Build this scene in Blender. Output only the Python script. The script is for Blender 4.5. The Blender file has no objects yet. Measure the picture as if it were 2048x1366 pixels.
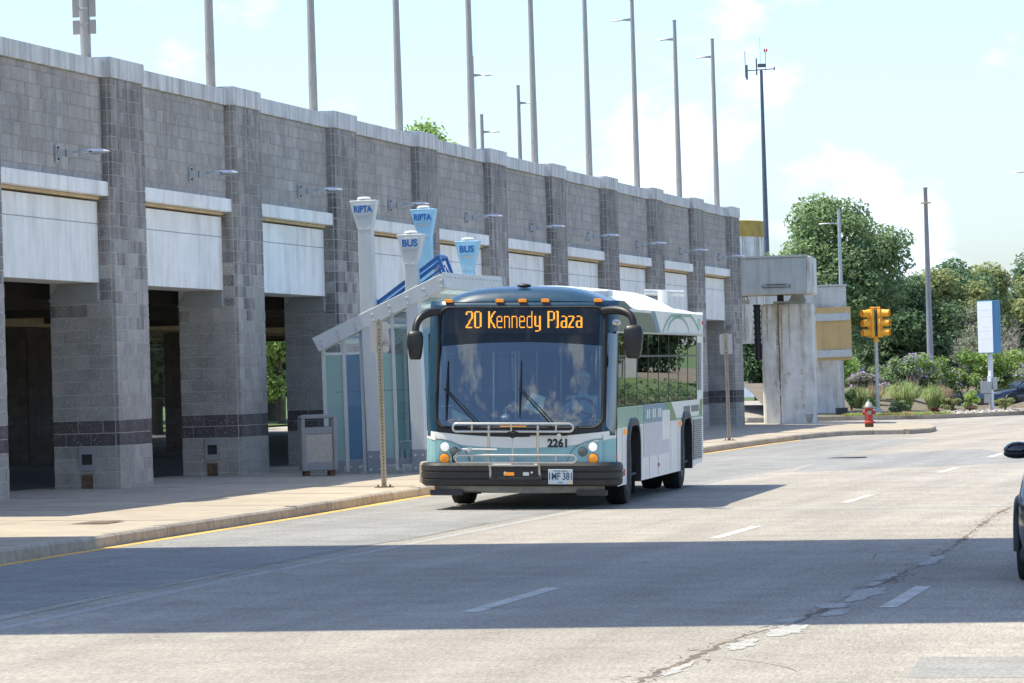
import bpy, bmesh, math, random
from mathutils import Vector, Matrix
R = math.radians
random.seed(7)
SC = bpy.context.scene
COL = SC.collection

# ------------------------------------------------------------------ camera
PITCH, ROLL = 0.3574, 1.68
cam_data = bpy.data.cameras.new('camera')
cam_data.sensor_width = 36.0
cam_data.lens = 9140.0 / 2048.0 * 36.0
cam_data.clip_start = 0.5
cam_data.clip_end = 4000.0
cam = bpy.data.objects.new('camera', cam_data)
COL.objects.link(cam)
cam.matrix_world = Matrix.Translation((0, 0, 1.87)) @ Matrix.Rotation(R(90 + PITCH), 4, 'X') @ Matrix.Rotation(R(-ROLL), 4, 'Z')
SC.camera = cam

# ------------------------------------------------------------------ sky, sun, exposure
SUN_EL, SUN_AZ = 65.0, 95.0            # SUN_AZ: compass heading (from +Y towards +X) in which shadows fall
world = bpy.data.worlds.new('World'); SC.world = world; world.use_nodes = True
wn = world.node_tree.nodes; wl = world.node_tree.links
wn.clear()
w_out = wn.new('ShaderNodeOutputWorld'); w_bg = wn.new('ShaderNodeBackground')
w_sky = wn.new('ShaderNodeTexSky'); w_sky.sky_type = 'NISHITA'; w_sky.sun_disc = False
w_sky.sun_elevation = R(SUN_EL); w_sky.sun_rotation = R(SUN_AZ + 180)
w_sky.air_density = 1.0; w_sky.dust_density = 1.1; w_sky.ozone_density = 8.0
w_bg.inputs['Strength'].default_value = 0.107
w_tc = wn.new('ShaderNodeTexCoord')
w_map = wn.new('ShaderNodeMapping'); w_map.inputs['Scale'].default_value = (20, 20, 34); w_map.inputs['Location'].default_value = (1.7, 3.1, 0.15)
w_n = wn.new('ShaderNodeTexNoise'); w_n.inputs['Scale'].default_value = 1.0; w_n.inputs['Detail'].default_value = 9; w_n.inputs['Roughness'].default_value = 0.56
w_r = wn.new('ShaderNodeMapRange'); w_r.interpolation_type = 'SMOOTHSTEP'
w_r.inputs['From Min'].default_value = 0.525; w_r.inputs['From Max'].default_value = 0.64
w_mix = wn.new('ShaderNodeMix'); w_mix.data_type = 'RGBA'
w_mix.inputs['B'].default_value = (4.2, 4.9, 5.9, 1)
wl.new(w_tc.outputs['Generated'], w_map.inputs['Vector']); wl.new(w_map.outputs['Vector'], w_n.inputs['Vector'])
wl.new(w_n.outputs['Fac'], w_r.inputs['Value']); wl.new(w_r.outputs['Result'], w_mix.inputs['Factor'])
wl.new(w_sky.outputs['Color'], w_mix.inputs['A']); wl.new(w_mix.outputs['Result'], w_bg.inputs['Color'])
wl.new(w_bg.outputs['Background'], w_out.inputs['Surface'])

sun_data = bpy.data.lights.new('sun', 'SUN'); sun_data.energy = 2.5; sun_data.angle = R(0.53); sun_data.color = (1.0, 0.93, 0.74)
sun = bpy.data.objects.new('sun', sun_data); COL.objects.link(sun)
ldir = Vector((math.sin(R(SUN_AZ)) * math.cos(R(SUN_EL)), math.cos(R(SUN_AZ)) * math.cos(R(SUN_EL)), -math.sin(R(SUN_EL))))
sun.rotation_euler = ldir.to_track_quat('-Z', 'Y').to_euler()
sun.location = (-30, 40, 60)
SC.view_settings.view_transform = 'Standard'; SC.view_settings.look = 'None'
SC.view_settings.gamma = 1.0; SC.view_settings.use_curve_mapping = False
SC.view_settings.exposure = 1.4
SC.cycles.max_bounces = 8; SC.cycles.transparent_max_bounces = 16
SC.cycles.use_denoising = True

# ------------------------------------------------------------------ materials
def M(name, col, rough=0.6, metal=0.0, var=0.12, scale=3.0, bump=0.0, bscale=40.0, streak=0.0, isl=0.0, speck=0.0, spscale=70.0,
      spec=0.5, coat=0.0, big=0.0, stain=None, stain_amt=0.0, emis=None, estr=0.0, trans=0.0, grain=0.0, gscale=40.0, lanes=0.0):
    m = bpy.data.materials.new(name); m.use_nodes = True
    n, l = m.node_tree.nodes, m.node_tree.links
    b = n['Principled BSDF']
    b.inputs['Roughness'].default_value = rough; b.inputs['Metallic'].default_value = metal
    b.inputs['Specular IOR Level'].default_value = spec; b.inputs['Coat Weight'].default_value = coat; b.inputs['Coat Roughness'].default_value = 0.08
    geo = n.new('ShaderNodeNewGeometry')
    def noise(sc, det=6, vec=None, rgh=0.6):
        t = n.new('ShaderNodeTexNoise'); t.inputs['Scale'].default_value = sc; t.inputs['Detail'].default_value = det; t.inputs['Roughness'].default_value = rgh
        l.new(vec if vec else geo.outputs['Position'], t.inputs['Vector']); return t.outputs['Fac']
    def rng(v, a, b_, c, d):
        t = n.new('ShaderNodeMapRange'); l.new(v, t.inputs['Value'])
        for k, x in zip(('From Min', 'From Max', 'To Min', 'To Max'), (a, b_, c, d)): t.inputs[k].default_value = x
        return t.outputs['Result']
    def mul(a, b_, op='MULTIPLY'):
        t = n.new('ShaderNodeMath'); t.operation = op
        for i, x in enumerate((a, b_)):
            if isinstance(x, (int, float)): t.inputs[i].default_value = x
            else: l.new(x, t.inputs[i])
        return t.outputs[0]
    val = None
    def acc(x):
        nonlocal val
        val = x if val is None else mul(val, x)
    if var: acc(rng(noise(scale), 0.3, 0.7, 1 - var, 1 + var))
    if lanes:
        mp = n.new('ShaderNodeMapping'); mp.vector_type = 'TEXTURE'; mp.inputs['Rotation'].default_value = (0, 0, R(90 - 10.57)); mp.inputs['Scale'].default_value = (22, 0.8, 1); l.new(geo.outputs['Position'], mp.inputs['Vector'])
        acc(rng(noise(1.0, 5, mp.outputs['Vector']), 0.3, 0.7, 1 - lanes, 1 + lanes))
    if grain:
        mp = n.new('ShaderNodeMapping'); mp.vector_type = 'TEXTURE'; mp.inputs['Rotation'].default_value = (0, 0, R(90 - 10.57)); mp.inputs['Scale'].default_value = (6.5 / gscale, 0.85 / gscale, 0.3); l.new(geo.outputs['Position'], mp.inputs['Vector'])
        acc(rng(noise(1.0, 3, mp.outputs['Vector'], 0.7), 0.3, 0.7, 1 - grain, 1 + grain))
    if big: acc(rng(noise(0.35, 4), 0.3, 0.7, 1 - big, 1 + big))
    if streak:
        mp = n.new('ShaderNodeMapping'); mp.inputs['Scale'].default_value = (3.2, 3.2, 0.28); l.new(geo.outputs['Position'], mp.inputs['Vector'])
        acc(rng(noise(1.6, 5, mp.outputs['Vector']), 0.42, 0.72, 1.0 + streak * 0.25, 1 - streak))
    if isl:
        oi = n.new('ShaderNodeObjectInfo')
        acc(rng(mul(mul(oi.outputs['Random'], geo.outputs['Random Per Island'], 'ADD'), 1.0, 'FRACT'), 0, 1, 1 - isl, 1 + isl))
    base = n.new('ShaderNodeRGB'); base.outputs[0].default_value = (*col, 1); c = base.outputs[0]
    if stain:
        mx = n.new('ShaderNodeMix'); mx.data_type = 'RGBA'; mx.inputs['B'].default_value = (*stain, 1)
        mp = n.new('ShaderNodeMapping'); mp.inputs['Scale'].default_value = (2.2, 2.2, 0.5); l.new(geo.outputs['Position'], mp.inputs['Vector'])
        l.new(rng(noise(1.0, 7, mp.outputs['Vector']), 0.5, 0.72, 0, stain_amt), mx.inputs['Factor']); l.new(c, mx.inputs['A']); c = mx.outputs['Result']
    if val is not None:
        vm = n.new('ShaderNodeVectorMath'); vm.operation = 'SCALE'; l.new(c, vm.inputs[0]); l.new(val, vm.inputs['Scale']); c = vm.outputs[0]
    if speck:
        t = n.new('ShaderNodeTexVoronoi'); t.inputs['Scale'].default_value = spscale; l.new(geo.outputs['Position'], t.inputs['Vector'])
        mx = n.new('ShaderNodeMix'); mx.data_type = 'RGBA'; mx.inputs['B'].default_value = (0.85, 0.84, 0.82, 1)
        l.new(rng(t.outputs['Distance'], 0.16, 0.28, speck, 0), mx.inputs['Factor']); l.new(c, mx.inputs['A']); c = mx.outputs['Result']
    l.new(c, b.inputs['Base Color'])
    if bump:
        bp = n.new('ShaderNodeBump'); bp.inputs['Strength'].default_value = bump; bp.inputs['Distance'].default_value = 0.02
        l.new(noise(bscale, 4), bp.inputs['Height']); l.new(bp.outputs['Normal'], b.inputs['Normal'])
    if rough > 0.15 and var: l.new(rng(noise(scale * 2.3, 3), 0.3, 0.7, rough * 0.88, min(1, rough * 1.12)), b.inputs['Roughness'])
    if emis: b.inputs['Emission Color'].default_value = (*emis, 1); b.inputs['Emission Strength'].default_value = estr
    if trans:
        out = n['Material Output']; tr = n.new('ShaderNodeBsdfTranslucent'); ms = n.new('ShaderNodeMixShader'); ms.inputs[0].default_value = trans
        hv = n.new('ShaderNodeHueSaturation'); hv.inputs['Hue'].default_value = 0.485; hv.inputs['Value'].default_value = 1.5; l.new(c, hv.inputs['Color']); l.new(hv.outputs[0], tr.inputs['Color'])
        l.new(b.outputs[0], ms.inputs[1]); l.new(tr.outputs[0], ms.inputs[2]); l.new(ms.outputs[0], out.inputs['Surface'])
    return m

def glass(name, tint, refl=0.15, rough=0.0, dens=1.0, diff=0.0):
    """Thin tinted pane: transparent body, mirror coat that strengthens at grazing angles, optional frosted share."""
    m = bpy.data.materials.new(name); m.use_nodes = True
    n, l = m.node_tree.nodes, m.node_tree.links; n.remove(n['Principled BSDF']); out = n['Material Output']
    tr = n.new('ShaderNodeBsdfTransparent'); tr.inputs[0].default_value = (*tint, 1)
    gl = n.new('ShaderNodeBsdfGlossy'); gl.inputs['Roughness'].default_value = rough; gl.inputs['Color'].default_value = (1, 1, 1, 1)
    lw = n.new('ShaderNodeLayerWeight'); lw.inputs['Blend'].default_value = 0.25
    mr = n.new('ShaderNodeMapRange'); mr.inputs['To Min'].default_value = refl; mr.inputs['To Max'].default_value = min(1.0, refl + 0.75)
    l.new(lw.outputs['Fresnel'], mr.inputs['Value'])
    ms = n.new('ShaderNodeMixShader'); l.new(mr.outputs[0], ms.inputs[0]); first = tr.outputs[0]
    if diff:
        df = n.new('ShaderNodeBsdfDiffuse'); df.inputs[0].default_value = (*[min(1, x * 1.0) for x in tint], 1)
        tl = n.new('ShaderNodeBsdfTranslucent'); tl.inputs[0].default_value = (*tint, 1)
        m3 = n.new('ShaderNodeMixShader'); m3.inputs[0].default_value = 0.5; l.new(df.outputs[0], m3.inputs[1]); l.new(tl.outputs[0], m3.inputs[2])
        m2 = n.new('ShaderNodeMixShader'); m2.inputs[0].default_value = diff; l.new(tr.outputs[0], m2.inputs[1]); l.new(m3.outputs[0], m2.inputs[2]); first = m2.outputs[0]
    l.new(first, ms.inputs[1]); l.new(gl.outputs[0], ms.inputs[2]); l.new(ms.outputs[0], out.inputs['Surface'])
    return m

# ------------------------------------------------------------------ mesh builder
class MB:
    def __init__(s): s.v, s.f, s.m = [], [], []
    def quad(s, a, b, c, d, mi=0):
        k = len(s.v); s.v += [tuple(a), tuple(b), tuple(c), tuple(d)]; s.f.append((k, k + 1, k + 2, k + 3)); s.m.append(mi); return s
    def poly(s, pts, mi=0):
        k = len(s.v); s.v += [tuple(p) for p in pts]; s.f.append(tuple(range(k, k + len(pts)))); s.m.append(mi); return s
    def box(s, x0, x1, y0, y1, z0, z1, mi=0):
        k = len(s.v)
        s.v += [(x0, y0, z0), (x1, y0, z0), (x1, y1, z0), (x0, y1, z0), (x0, y0, z1), (x1, y0, z1), (x1, y1, z1), (x0, y1, z1)]
        for q in ((0, 3, 2, 1), (4, 5, 6, 7), (0, 1, 5, 4), (1, 2, 6, 5), (2, 3, 7, 6), (3, 0, 4, 7)): s.f.append(tuple(k + i for i in q)); s.m.append(mi)
        return s
    def cbox(s, c, d, mi=0): return s.box(c[0] - d[0] / 2, c[0] + d[0] / 2, c[1] - d[1] / 2, c[1] + d[1] / 2, c[2] - d[2] / 2, c[2] + d[2] / 2, mi)
    def prism(s, pts, ax, a0, a1, mi=0):
        """pts: 2-D polygon in the two other axes (in xyz order), extruded along axis ax from a0 to a1."""
        def P(p, a): q = list(p); q.insert(ax, a); return tuple(q)
        k = len(s.v); n = len(pts)
        s.v += [P(p, a0) for p in pts] + [P(p, a1) for p in pts]
        s.f.append(tuple(range(k + n - 1, k - 1, -1))); s.f.append(tuple(range(k + n, k + 2 * n))); s.m += [mi, mi]
        for i in range(n):
            j = (i + 1) % n; s.f.append((k + i, k + j, k + n + j, k + n + i)); s.m.append(mi)
        return s
    def loft(s, rings, closed=True, cap0=True, cap1=True, mi=0):
        k = len(s.v); n = len(rings[0])
        for r in rings: s.v += [tuple(p) for p in r]
        for a in range(len(rings) - 1):
            for i in range(n if closed else n - 1):
                j = (i + 1) % n; s.f.append((k + a * n + i, k + a * n + j, k + (a + 1) * n + j, k + (a + 1) * n + i)); s.m.append(mi)
        if closed and cap0: s.f.append(tuple(k + i for i in range(n - 1, -1, -1))); s.m.append(mi)
        if closed and cap1: q = k + (len(rings) - 1) * n; s.f.append(tuple(q + i for i in range(n))); s.m.append(mi)
        return s
    def tube(s, pts, r, n=8, mi=0, closed=False, caps=True):
        pts = [Vector(p) for p in pts]; N = len(pts)
        rad = r if isinstance(r, (list, tuple)) else [r] * N
        rings = []; up = None
        for i, p in enumerate(pts):
            if closed: t = pts[(i + 1) % N] - pts[i - 1]
            else: t = pts[min(i + 1, N - 1)] - pts[max(i - 1, 0)]
            t.normalize()
            if up is None: up = t.orthogonal().normalized()
            up = up - t * up.dot(t)
            up = up.normalized() if up.length > 1e-6 else t.orthogonal().normalized()
            w = t.cross(up)
            rings.append([p + (up * math.cos(2 * math.pi * j / n) + w * math.sin(2 * math.pi * j / n)) * rad[i] for j in range(n)])
        if closed: rings.append(rings[0])
        return s.loft(rings, True, caps and not closed, caps and not closed, mi)
    def lathe(s, prof, n=16, c=(0, 0, 0), mi=0, ax=2):
        rings = []
        for r, z in prof:
            ring = []
            for j in range(n):
                a = 2 * math.pi * j / n; x, y = r * math.cos(a), r * math.sin(a)
                p = (x, y, z) if ax == 2 else ((z, x, y) if ax == 0 else (y, z, x))
                ring.append((c[0] + p[0], c[1] + p[1], c[2] + p[2]))
            rings.append(ring)
        return s.loft(rings, True, True, True, mi)
    def grid(s, fn, nu, nv, mi=0):
        k = len(s.v)
        for j in range(nv + 1):
            for i in range(nu + 1): s.v.append(tuple(fn(i / nu, j / nv)))
        for j in range(nv):
            for i in range(nu):
                a = k + j * (nu + 1) + i; s.f.append((a, a + 1, a + nu + 2, a + nu + 1)); s.m.append(mi)
        return s
    def ellipsoid(s, c, r, n=12, m=8, mi=0):
        prof = [(max(1e-4, math.sin(math.pi * i / m)), -math.cos(math.pi * i / m)) for i in range(m + 1)]
        k = len(s.v); s.lathe(prof, n, (0, 0, 0), mi)
        for i in range(k, len(s.v)): x, y, z = s.v[i]; s.v[i] = (c[0] + x * r[0], c[1] + y * r[1], c[2] + z * r[2])
        return s
    def xf(s, mat, k=0):
        for i in range(k, len(s.v)): s.v[i] = tuple(mat @ Vector(s.v[i]))
        return s
    def mesh(s, name, mats, smooth=None, fix=False):
        me = bpy.data.meshes.new(name); me.from_pydata(s.v, [], s.f)
        for m in (mats if isinstance(mats, (list, tuple)) else [mats]): me.materials.append(m)
        if any(s.m): me.polygons.foreach_set('material_index', s.m)
        if fix:
            b = bmesh.new(); b.from_mesh(me); bmesh.ops.remove_doubles(b, verts=b.verts, dist=1e-5); bmesh.ops.recalc_face_normals(b, faces=b.faces); b.to_mesh(me); b.free()
        if smooth is not None:
            me.polygons.foreach_set('use_smooth', [True] * len(me.polygons)); me.set_sharp_from_angle(angle=R(smooth))
        me.update(); return me
    def build(s, name, mats, parent=None, smooth=None, loc=None, rot=None, bevel=0.0, fix=True, **pr):
        return link(name, s.mesh(name, mats, smooth, fix), parent, loc, rot, bevel, **pr)

def link(name, data, parent=None, loc=None, rot=None, bevel=0.0, **pr):
    o = bpy.data.objects.new(name, data); COL.objects.link(o)
    if parent: o.parent = parent
    if loc: o.location = loc
    if rot: o.rotation_euler = rot
    if bevel:
        b = o.modifiers.new('bevel', 'BEVEL'); b.width = bevel; b.segments = 2; b.limit_method = 'ANGLE'; b.angle_limit = R(40)
    for k, v in pr.items(): o[k] = v
    return o

def thing(name, label, cat, loc=(0, 0, 0), rot=(0, 0, 0), group=None):
    o = link(name, None, None, loc, rot, label=label, category=cat); o.empty_display_size = 0.2
    if group: o['group'] = group
    return o

def copy_tree(o, parent=None):
    c = o.copy(); COL.objects.link(c); c.parent = parent
    for ch in list(o.children): copy_tree(ch, c)
    return c

def text_mesh(body, size, depth=0.004, bold=0.0, sx=1.0, spacing=1.0):
    cu = bpy.data.curves.new('text', 'FONT'); cu.body = body; cu.size = size; cu.extrude = depth; cu.offset = bold
    cu.align_x = 'CENTER'; cu.align_y = 'CENTER'; cu.space_character = spacing; cu.resolution_u = 3
    o = bpy.data.objects.new('text', cu); COL.objects.link(o); bpy.context.view_layer.update()
    me = bpy.data.meshes.new_from_object(o.evaluated_get(bpy.context.evaluated_depsgraph_get()))
    bpy.data.objects.remove(o)
    if sx != 1.0:
        for v in me.vertices: v.co.x *= sx
    return me

def text_obj(name, body, size, material, parent, loc, rot, **k):
    me = text_mesh(body, size, **k); me.materials.clear(); me.materials.append(material)
    return link(name, me, parent, loc, rot)

# ------------------------------------------------------------------ road frame: s along the kerb wall (away), r towards the road
PX, PY, AZ = -5.649, 71.215, 10.57
DX, DY = math.sin(R(AZ)), math.cos(R(AZ))
def gz(x): return -0.02 * max(-25.0, min(25.0, x))
def W(s, r, h=0.0):
    x = PX + DX * s + DY * r; y = PY + DY * s - DX * r
    return (x, y, gz(x) + h)
ALONG = R(90 - AZ)      # rotation that turns local +X into the direction away along the road
WALK = 0.13
# ------------------------------------------------------------------ shared materials
m_asphalt = M('asphalt_worn', (0.345, 0.312, 0.27), 0.9, var=0.10, scale=1.2, bump=0.55, bscale=55, speck=0.30, spscale=34, big=0.09, spec=0.25, stain=(.25, .23, .20), stain_amt=.35, lanes=.15, grain=.30, gscale=42)
m_asphalt2 = M('asphalt_newer', (0.265, 0.26, 0.25), 0.9, var=0.10, scale=1.4, bump=0.5, bscale=60, speck=0.28, spscale=38, big=0.08, spec=0.25, stain=(.19, .18, .17), stain_amt=.35, lanes=.15, grain=.28, gscale=46)
m_patch = M('asphalt_patch', (.41, .395, .37), 0.9, grain=.25, var=0.12, scale=5, bump=0.4, bscale=60, spec=0.2)
m_patch2 = M('asphalt_patch_dark', (.29, .28, .26), .9, var=.1, scale=3, grain=.22, spec=.2); m_crack = M('crack_filling', (0.2, 0.165, 0.135), 0.95, var=0.45, scale=9, bump=0.9, bscale=30, spec=0.1)
m_mark = M('road_paint_white', (0.52, 0.50, 0.46), 0.8, var=0.2, scale=9, bump=0.2, grain=.2, stain=(.30, .28, .25), stain_amt=1.0)
m_edge = M('road_paint_worn', (0.365, 0.355, 0.335), 0.85, var=0.2, scale=6, bump=0.3)
m_yellow = M('kerb_paint_yellow', (0.72, 0.42, 0.09), 0.8, var=0.28, scale=6, big=0.15)
m_walk = M('sidewalk_concrete', (0.42, 0.36, 0.285), 0.9, var=0.10, scale=2.0, bump=0.25, bscale=70, isl=0.06, big=0.06, stain=(0.24, 0.20, 0.16), stain_amt=0.35, spec=0.25)
m_joint = M('joint_dirt', (0.2, 0.17, 0.14), 0.95, var=0.2)
m_kerb = M('kerb_granite', (0.4, 0.345, 0.275), 0.85, var=0.22, scale=7, bump=0.5, bscale=25, isl=0.12, stain=(0.2, 0.16, 0.12), stain_amt=0.4)
m_grass = M('lawn', (0.075, 0.12, 0.03), 0.95, var=0.3, scale=2.5, bump=0.6, bscale=40, big=0.2)
m_earth = M('planting_bed', (0.16, 0.13, 0.09), 0.95, var=0.3, scale=2, bump=0.6, bscale=20)
m_mortar = M('mortar', (0.62, 0.605, 0.575), 0.95, var=0.08, scale=8)
m_block = M('split_face_block', (0.42, 0.39, 0.36), 0.92, var=0.14, scale=4, bump=0.6, bscale=70, isl=0.11, speck=0.55, spscale=24, big=0.10, streak=0.14, spec=0.25)
m_blockup = M('split_face_block_upper', (0.405, 0.37, 0.34), 0.92, var=0.14, scale=4, bump=0.6, bscale=70, isl=0.10, speck=0.35, spscale=24, big=0.14, streak=0.16, stain=(.58, .57, .56), stain_amt=.35, spec=0.25)
m_blockpil = M('split_face_block_stained', (0.305, 0.28, 0.262), .92, var=.2, scale=4, bump=.6, bscale=70, isl=.14, speck=.35, spscale=24, big=.22, streak=.55, spec=.25)
m_brownshade = M('split_face_block_brown_shaded', (.13, .105, .09), .92, var=.14, scale=4, bump=.5, bscale=70, isl=.15, spec=.25); m_floorshade = M('undercroft_asphalt_shaded', (.085, .08, .08), .9, var=.2, scale=2)  # brown blocks and floor darkened in colour to deepen the undercroft shade
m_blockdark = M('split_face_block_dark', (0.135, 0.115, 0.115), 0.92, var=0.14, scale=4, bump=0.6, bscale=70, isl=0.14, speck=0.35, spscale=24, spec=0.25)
m_coping = M('coping_concrete', (0.64, 0.63, 0.61), 0.85, var=0.10, scale=2.5, bump=0.2, streak=0.42, stain=(0.17, 0.165, 0.155), stain_amt=0.35)
m_panel = M('pale_precast', (0.9, 0.885, 0.85), 0.8, var=0.07, scale=2.2, bump=0.12, streak=0.09, stain=(0.52, 0.47, 0.40), stain_amt=0.5, big=0.07)
m_seat = M('grey_concrete', (0.34, 0.34, 0.345), 0.85, var=0.10, scale=3, bump=0.15)
m_tan = M('tan_concrete', (0.6, 0.46, 0.27), 0.85, var=0.12, scale=1.5, streak=0.18)
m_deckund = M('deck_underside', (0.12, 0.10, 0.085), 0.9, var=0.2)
m_darksteel = M('dark_steel', (0.05, 0.05, 0.055), 0.6, 0.3)
m_rust = M('rusty_plate', (0.17, 0.115, 0.075), 0.8, 0.3, var=0.4, scale=12)
m_galv = M('galvanised_steel', (0.5, 0.52, 0.53), 0.45, 0.65, var=0.12, scale=9)
m_pole = M('painted_pole', (0.4, 0.375, 0.345), 0.5, 0.25, var=0.06, scale=4)
m_lamp = M('lamp_housing', (0.6, 0.62, 0.64), 0.4, 0.4, var=0.05)
m_lens = M('lamp_lens', (0.5, 0.52, 0.5), 0.25)
m_black = M('black_plastic', (0.016, 0.016, 0.018), 0.42, var=0.1)
m_rubber = M('black_rubber', (0.012, 0.012, 0.013), 0.75, var=0.15, bump=0.2)

# ------------------------------------------------------------------ ground, road, markings
g = MB(); xs = [-900, -60, -25, -10, 0, 10, 25, 60, 900]; ys = [-200, 0, 100, 200, 400, 2500]
for i in range(len(xs) - 1):
    for j in range(len(ys) - 1):
        g.quad(*[(x, y, gz(x) - 0.06) for x, y in ((xs[i], ys[j]), (xs[i + 1], ys[j]), (xs[i + 1], ys[j + 1]), (xs[i], ys[j + 1]))])
g.build('ground', m_grass, kind='structure')

def sheet(name, pts, mat, h, parent=None, kind='structure', step=None):
    """flat sheet given by (s, r) corners, laid on the cross-sloped ground at height h"""
    b = MB(); b.poly([W(s, r, h) for s, r in pts])
    pr = {'kind': kind} if (kind and not parent) else {}
    return b.build(name, mat, parent, fix=False, **pr)
def strip(name, path, w, mat, h, parent=None):
    b = MB()
    for (s0, r0), (s1, r1) in zip(path[:-1], path[1:]):
        b.quad(W(s0, r0 - w / 2, h), W(s1, r1 - w / 2, h), W(s1, r1 + w / 2, h), W(s0, r0 + w / 2, h))
    return b.build(name, mat, parent, fix=True)

rd = MB(); ss = [-110, -70, -40, -10, 20, 50, 80, 110, 150]; rr = [-11.0, -5, 0, 5, 10, 16, 22, 30]
rd.grid(lambda u, v: W(-110 + 300 * u, -18 + 56 * v, 0.0), 30, 16)
road = rd.build('road', m_asphalt, fix=False, kind='structure')

KERB = [(-95, 6.6), (-60, 6.0), (-42, 5.6), (-25.5, 5.30), (-20, 5.18), (-11.4, 5.0), (-5, 4.78), (0, 4.62), (8, 4.5), (15, 4.42), (30, 4.27), (41, 4.16), (48, 4.2), (52, 4.34), (55, 4.6), (56.6, 5.2), (56.9, 6.0), (56.8, 6.85)]
def resample(path, step):
    out = [path[0]]; carry = step; 
    P = [Vector(p) for p in path]; cur = P[0]; i = 1
    while i < len(P):
        d = (P[i] - cur).length
        if d >= carry: cur = cur + (P[i] - cur).normalized() * carry; out.append((cur.x, cur.y)); carry = step
        else: carry -= d; cur = P[i]; i += 1
    if (Vector(out[-1]) - P[-1]).length > 0.3: out.append((P[-1].x, P[-1].y))
    return out
def kerb_r(s):
    for (a, ra), (b, rb) in zip(KERB[:-1], KERB[1:]):
        if a <= s <= b and b > a: return ra + (rb - ra) * (s - a) / (b - a)
    return KERB[0][1] if s < KERB[0][0] else 5.2

lane = MB(); sl = [-95, -60, -40, -25.5, -20, -11.4, 0, 8, 15, 30, 41, 48]
for a, b in zip(sl[:-1], sl[1:]):
    lane.quad(W(a, kerb_r(a) - 0.05, 0.0018), W(b, kerb_r(b) - 0.05, 0.0018), W(b, 8.05 if b < 20 else 7.6, 0.0018), W(a, 8.15 if a < 20 else 7.6, 0.0018))
lane.build('kerb_lane', m_asphalt2, road, fix=True)
strip('edge_line', [(-70, 9.0), (-36.2, 8.68), (-28.9, 8.48), (-20.6, 8.40), (-8, 8.3), (6, 8.2)], 0.12, m_edge, 0.0015, road)
strip('seam', [(-50, 8.6), (-35.4, 8.36), (-31, 8.2), (-28.4, 8.25), (-25, 8.05), (-21.7, 8.0), (-18, 8.1), (-14, 8.0)], 0.010, m_crack, 0.0035, road)
strip('yellow_line', [(s, kerb_r(s) + 0.09) for s in (-90, -60, -42, -33, -25.5, -20, -15, -11.4, -5, 0, 4, 8, 15, 22, 30, 36, 41, 48)], 0.13, m_yellow, 0.0035, road)
for s0, rr_ in ((-34.3, 11.75), (-19.3, 11.53), (-6.3, 11.5), (11.3, 11.2), (24.5, 11.0), (-49.0, 11.9)): strip('lane_dash', [(s0, rr_), (s0 + 3.9, rr_ - 0.03)], 0.14, m_mark, 0.0026, road)
for s0 in (-33.6, -48.4, 0.5): strip('lane_dash', [(s0, 14.92), (s0 + 3.45, 14.87)], 0.14, m_mark, 0.0026, road)
strip('stop_line', [(-8.2, 9.5), (-8.0, 12), (-7.6, 15.3)], 0.0, m_mark, 0.006, road) if False else None
xl = MB(); xl.quad(W(-9.3, 10.2, .0016), W(-8.9, 10.2, .0016), W(-6.6, 17.0, .0016), W(-7.0, 17.0, .0016)); xl.build('worn_cross_line', m_edge, road, fix=False)

# the long ragged crack with pale filled patches along it
rng = random.Random(3)
cp = [(-46, 14.32), (-42.1, 14.29), (-39.5, 14.27), (-37.5, 14.29), (-35.7, 14.45), (-34, 14.43), (-31.2, 14.44), (-28.1, 14.46), (-22.3, 14.39), (-11.7, 14.0), (-2, 13.9)]
fine = []
for (a, ra), (b, rb) in zip(cp[:-1], cp[1:]):
    k = max(4, int((b - a) * 5))
    for i in range(k): t = i / k; fine.append((a + (b - a) * t, ra + (rb - ra) * t + rng.uniform(-0.035, 0.035)))
cr = MB()
for (a, ra), (b, rb) in zip(fine[:-1], fine[1:]):
    if rng.random() < .06: continue
    base_w = .010 + (.030 * max(0, math.sin(a * 1.3 + 2)) if a > -38 else .026)
    w0, w1 = base_w * rng.uniform(.3, 1.2), base_w * rng.uniform(.3, 1.2)
    cr.quad(W(a, ra - w0, .002), W(b, rb - w0, .002), W(b, rb + w1, .002), W(a, ra + w1, .002))
    if rng.random() < .45: o = rng.choice((-1, 1)) * rng.uniform(.05, .16); cr.quad(W(a, ra + o, .002), W(b, rb + o * rng.uniform(.6, 1.1), .002), W(b, rb + o + .008, .002), W(a, ra + o + .010, .002))
for i in range(1500):
    a, ra = rng.choice(fine); a += rng.uniform(-.2, .2); ra += rng.gauss(0, .07); r_ = rng.uniform(.004, .014)
    cr.quad(W(a - r_ * 1.5, ra, .0028), W(a, ra - r_, .0028), W(a + r_ * 1.6, ra + r_ * .3, .0028), W(a, ra + r_, .0028))
cr.build('road_crack', m_crack, road, fix=False, kind='stuff')
for k, (a, b, rc, w) in enumerate(((-39.0, -37.6, 14.42, 0.10), (-37.4, -35.9, 14.52, 0.15), (-35.8, -35.0, 14.38, 0.09), (-34.9, -33.9, 14.60, 0.11), (-33.8, -32.9, 14.46, 0.13), (-32.8, -30.4, 14.52, 0.15), (-30.2, -29.4, 14.40, .07), (-29.2, -27.6, 14.36, 0.09), (-26.2, -23.8, 14.46, 0.11), (-41.6, -40.2, 14.36, .06))):
    n = 30; pts = []
    for i in range(n):
        t = 2 * math.pi * i / n; pts.append(((a + b) / 2 + (b - a) / 2 * math.cos(t) * rng.uniform(.72, 1.12), rc + w * math.sin(t) * rng.uniform(.45, 1.2)))
    sheet('crack_patch', pts, m_patch, 0.0035, road)
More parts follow.
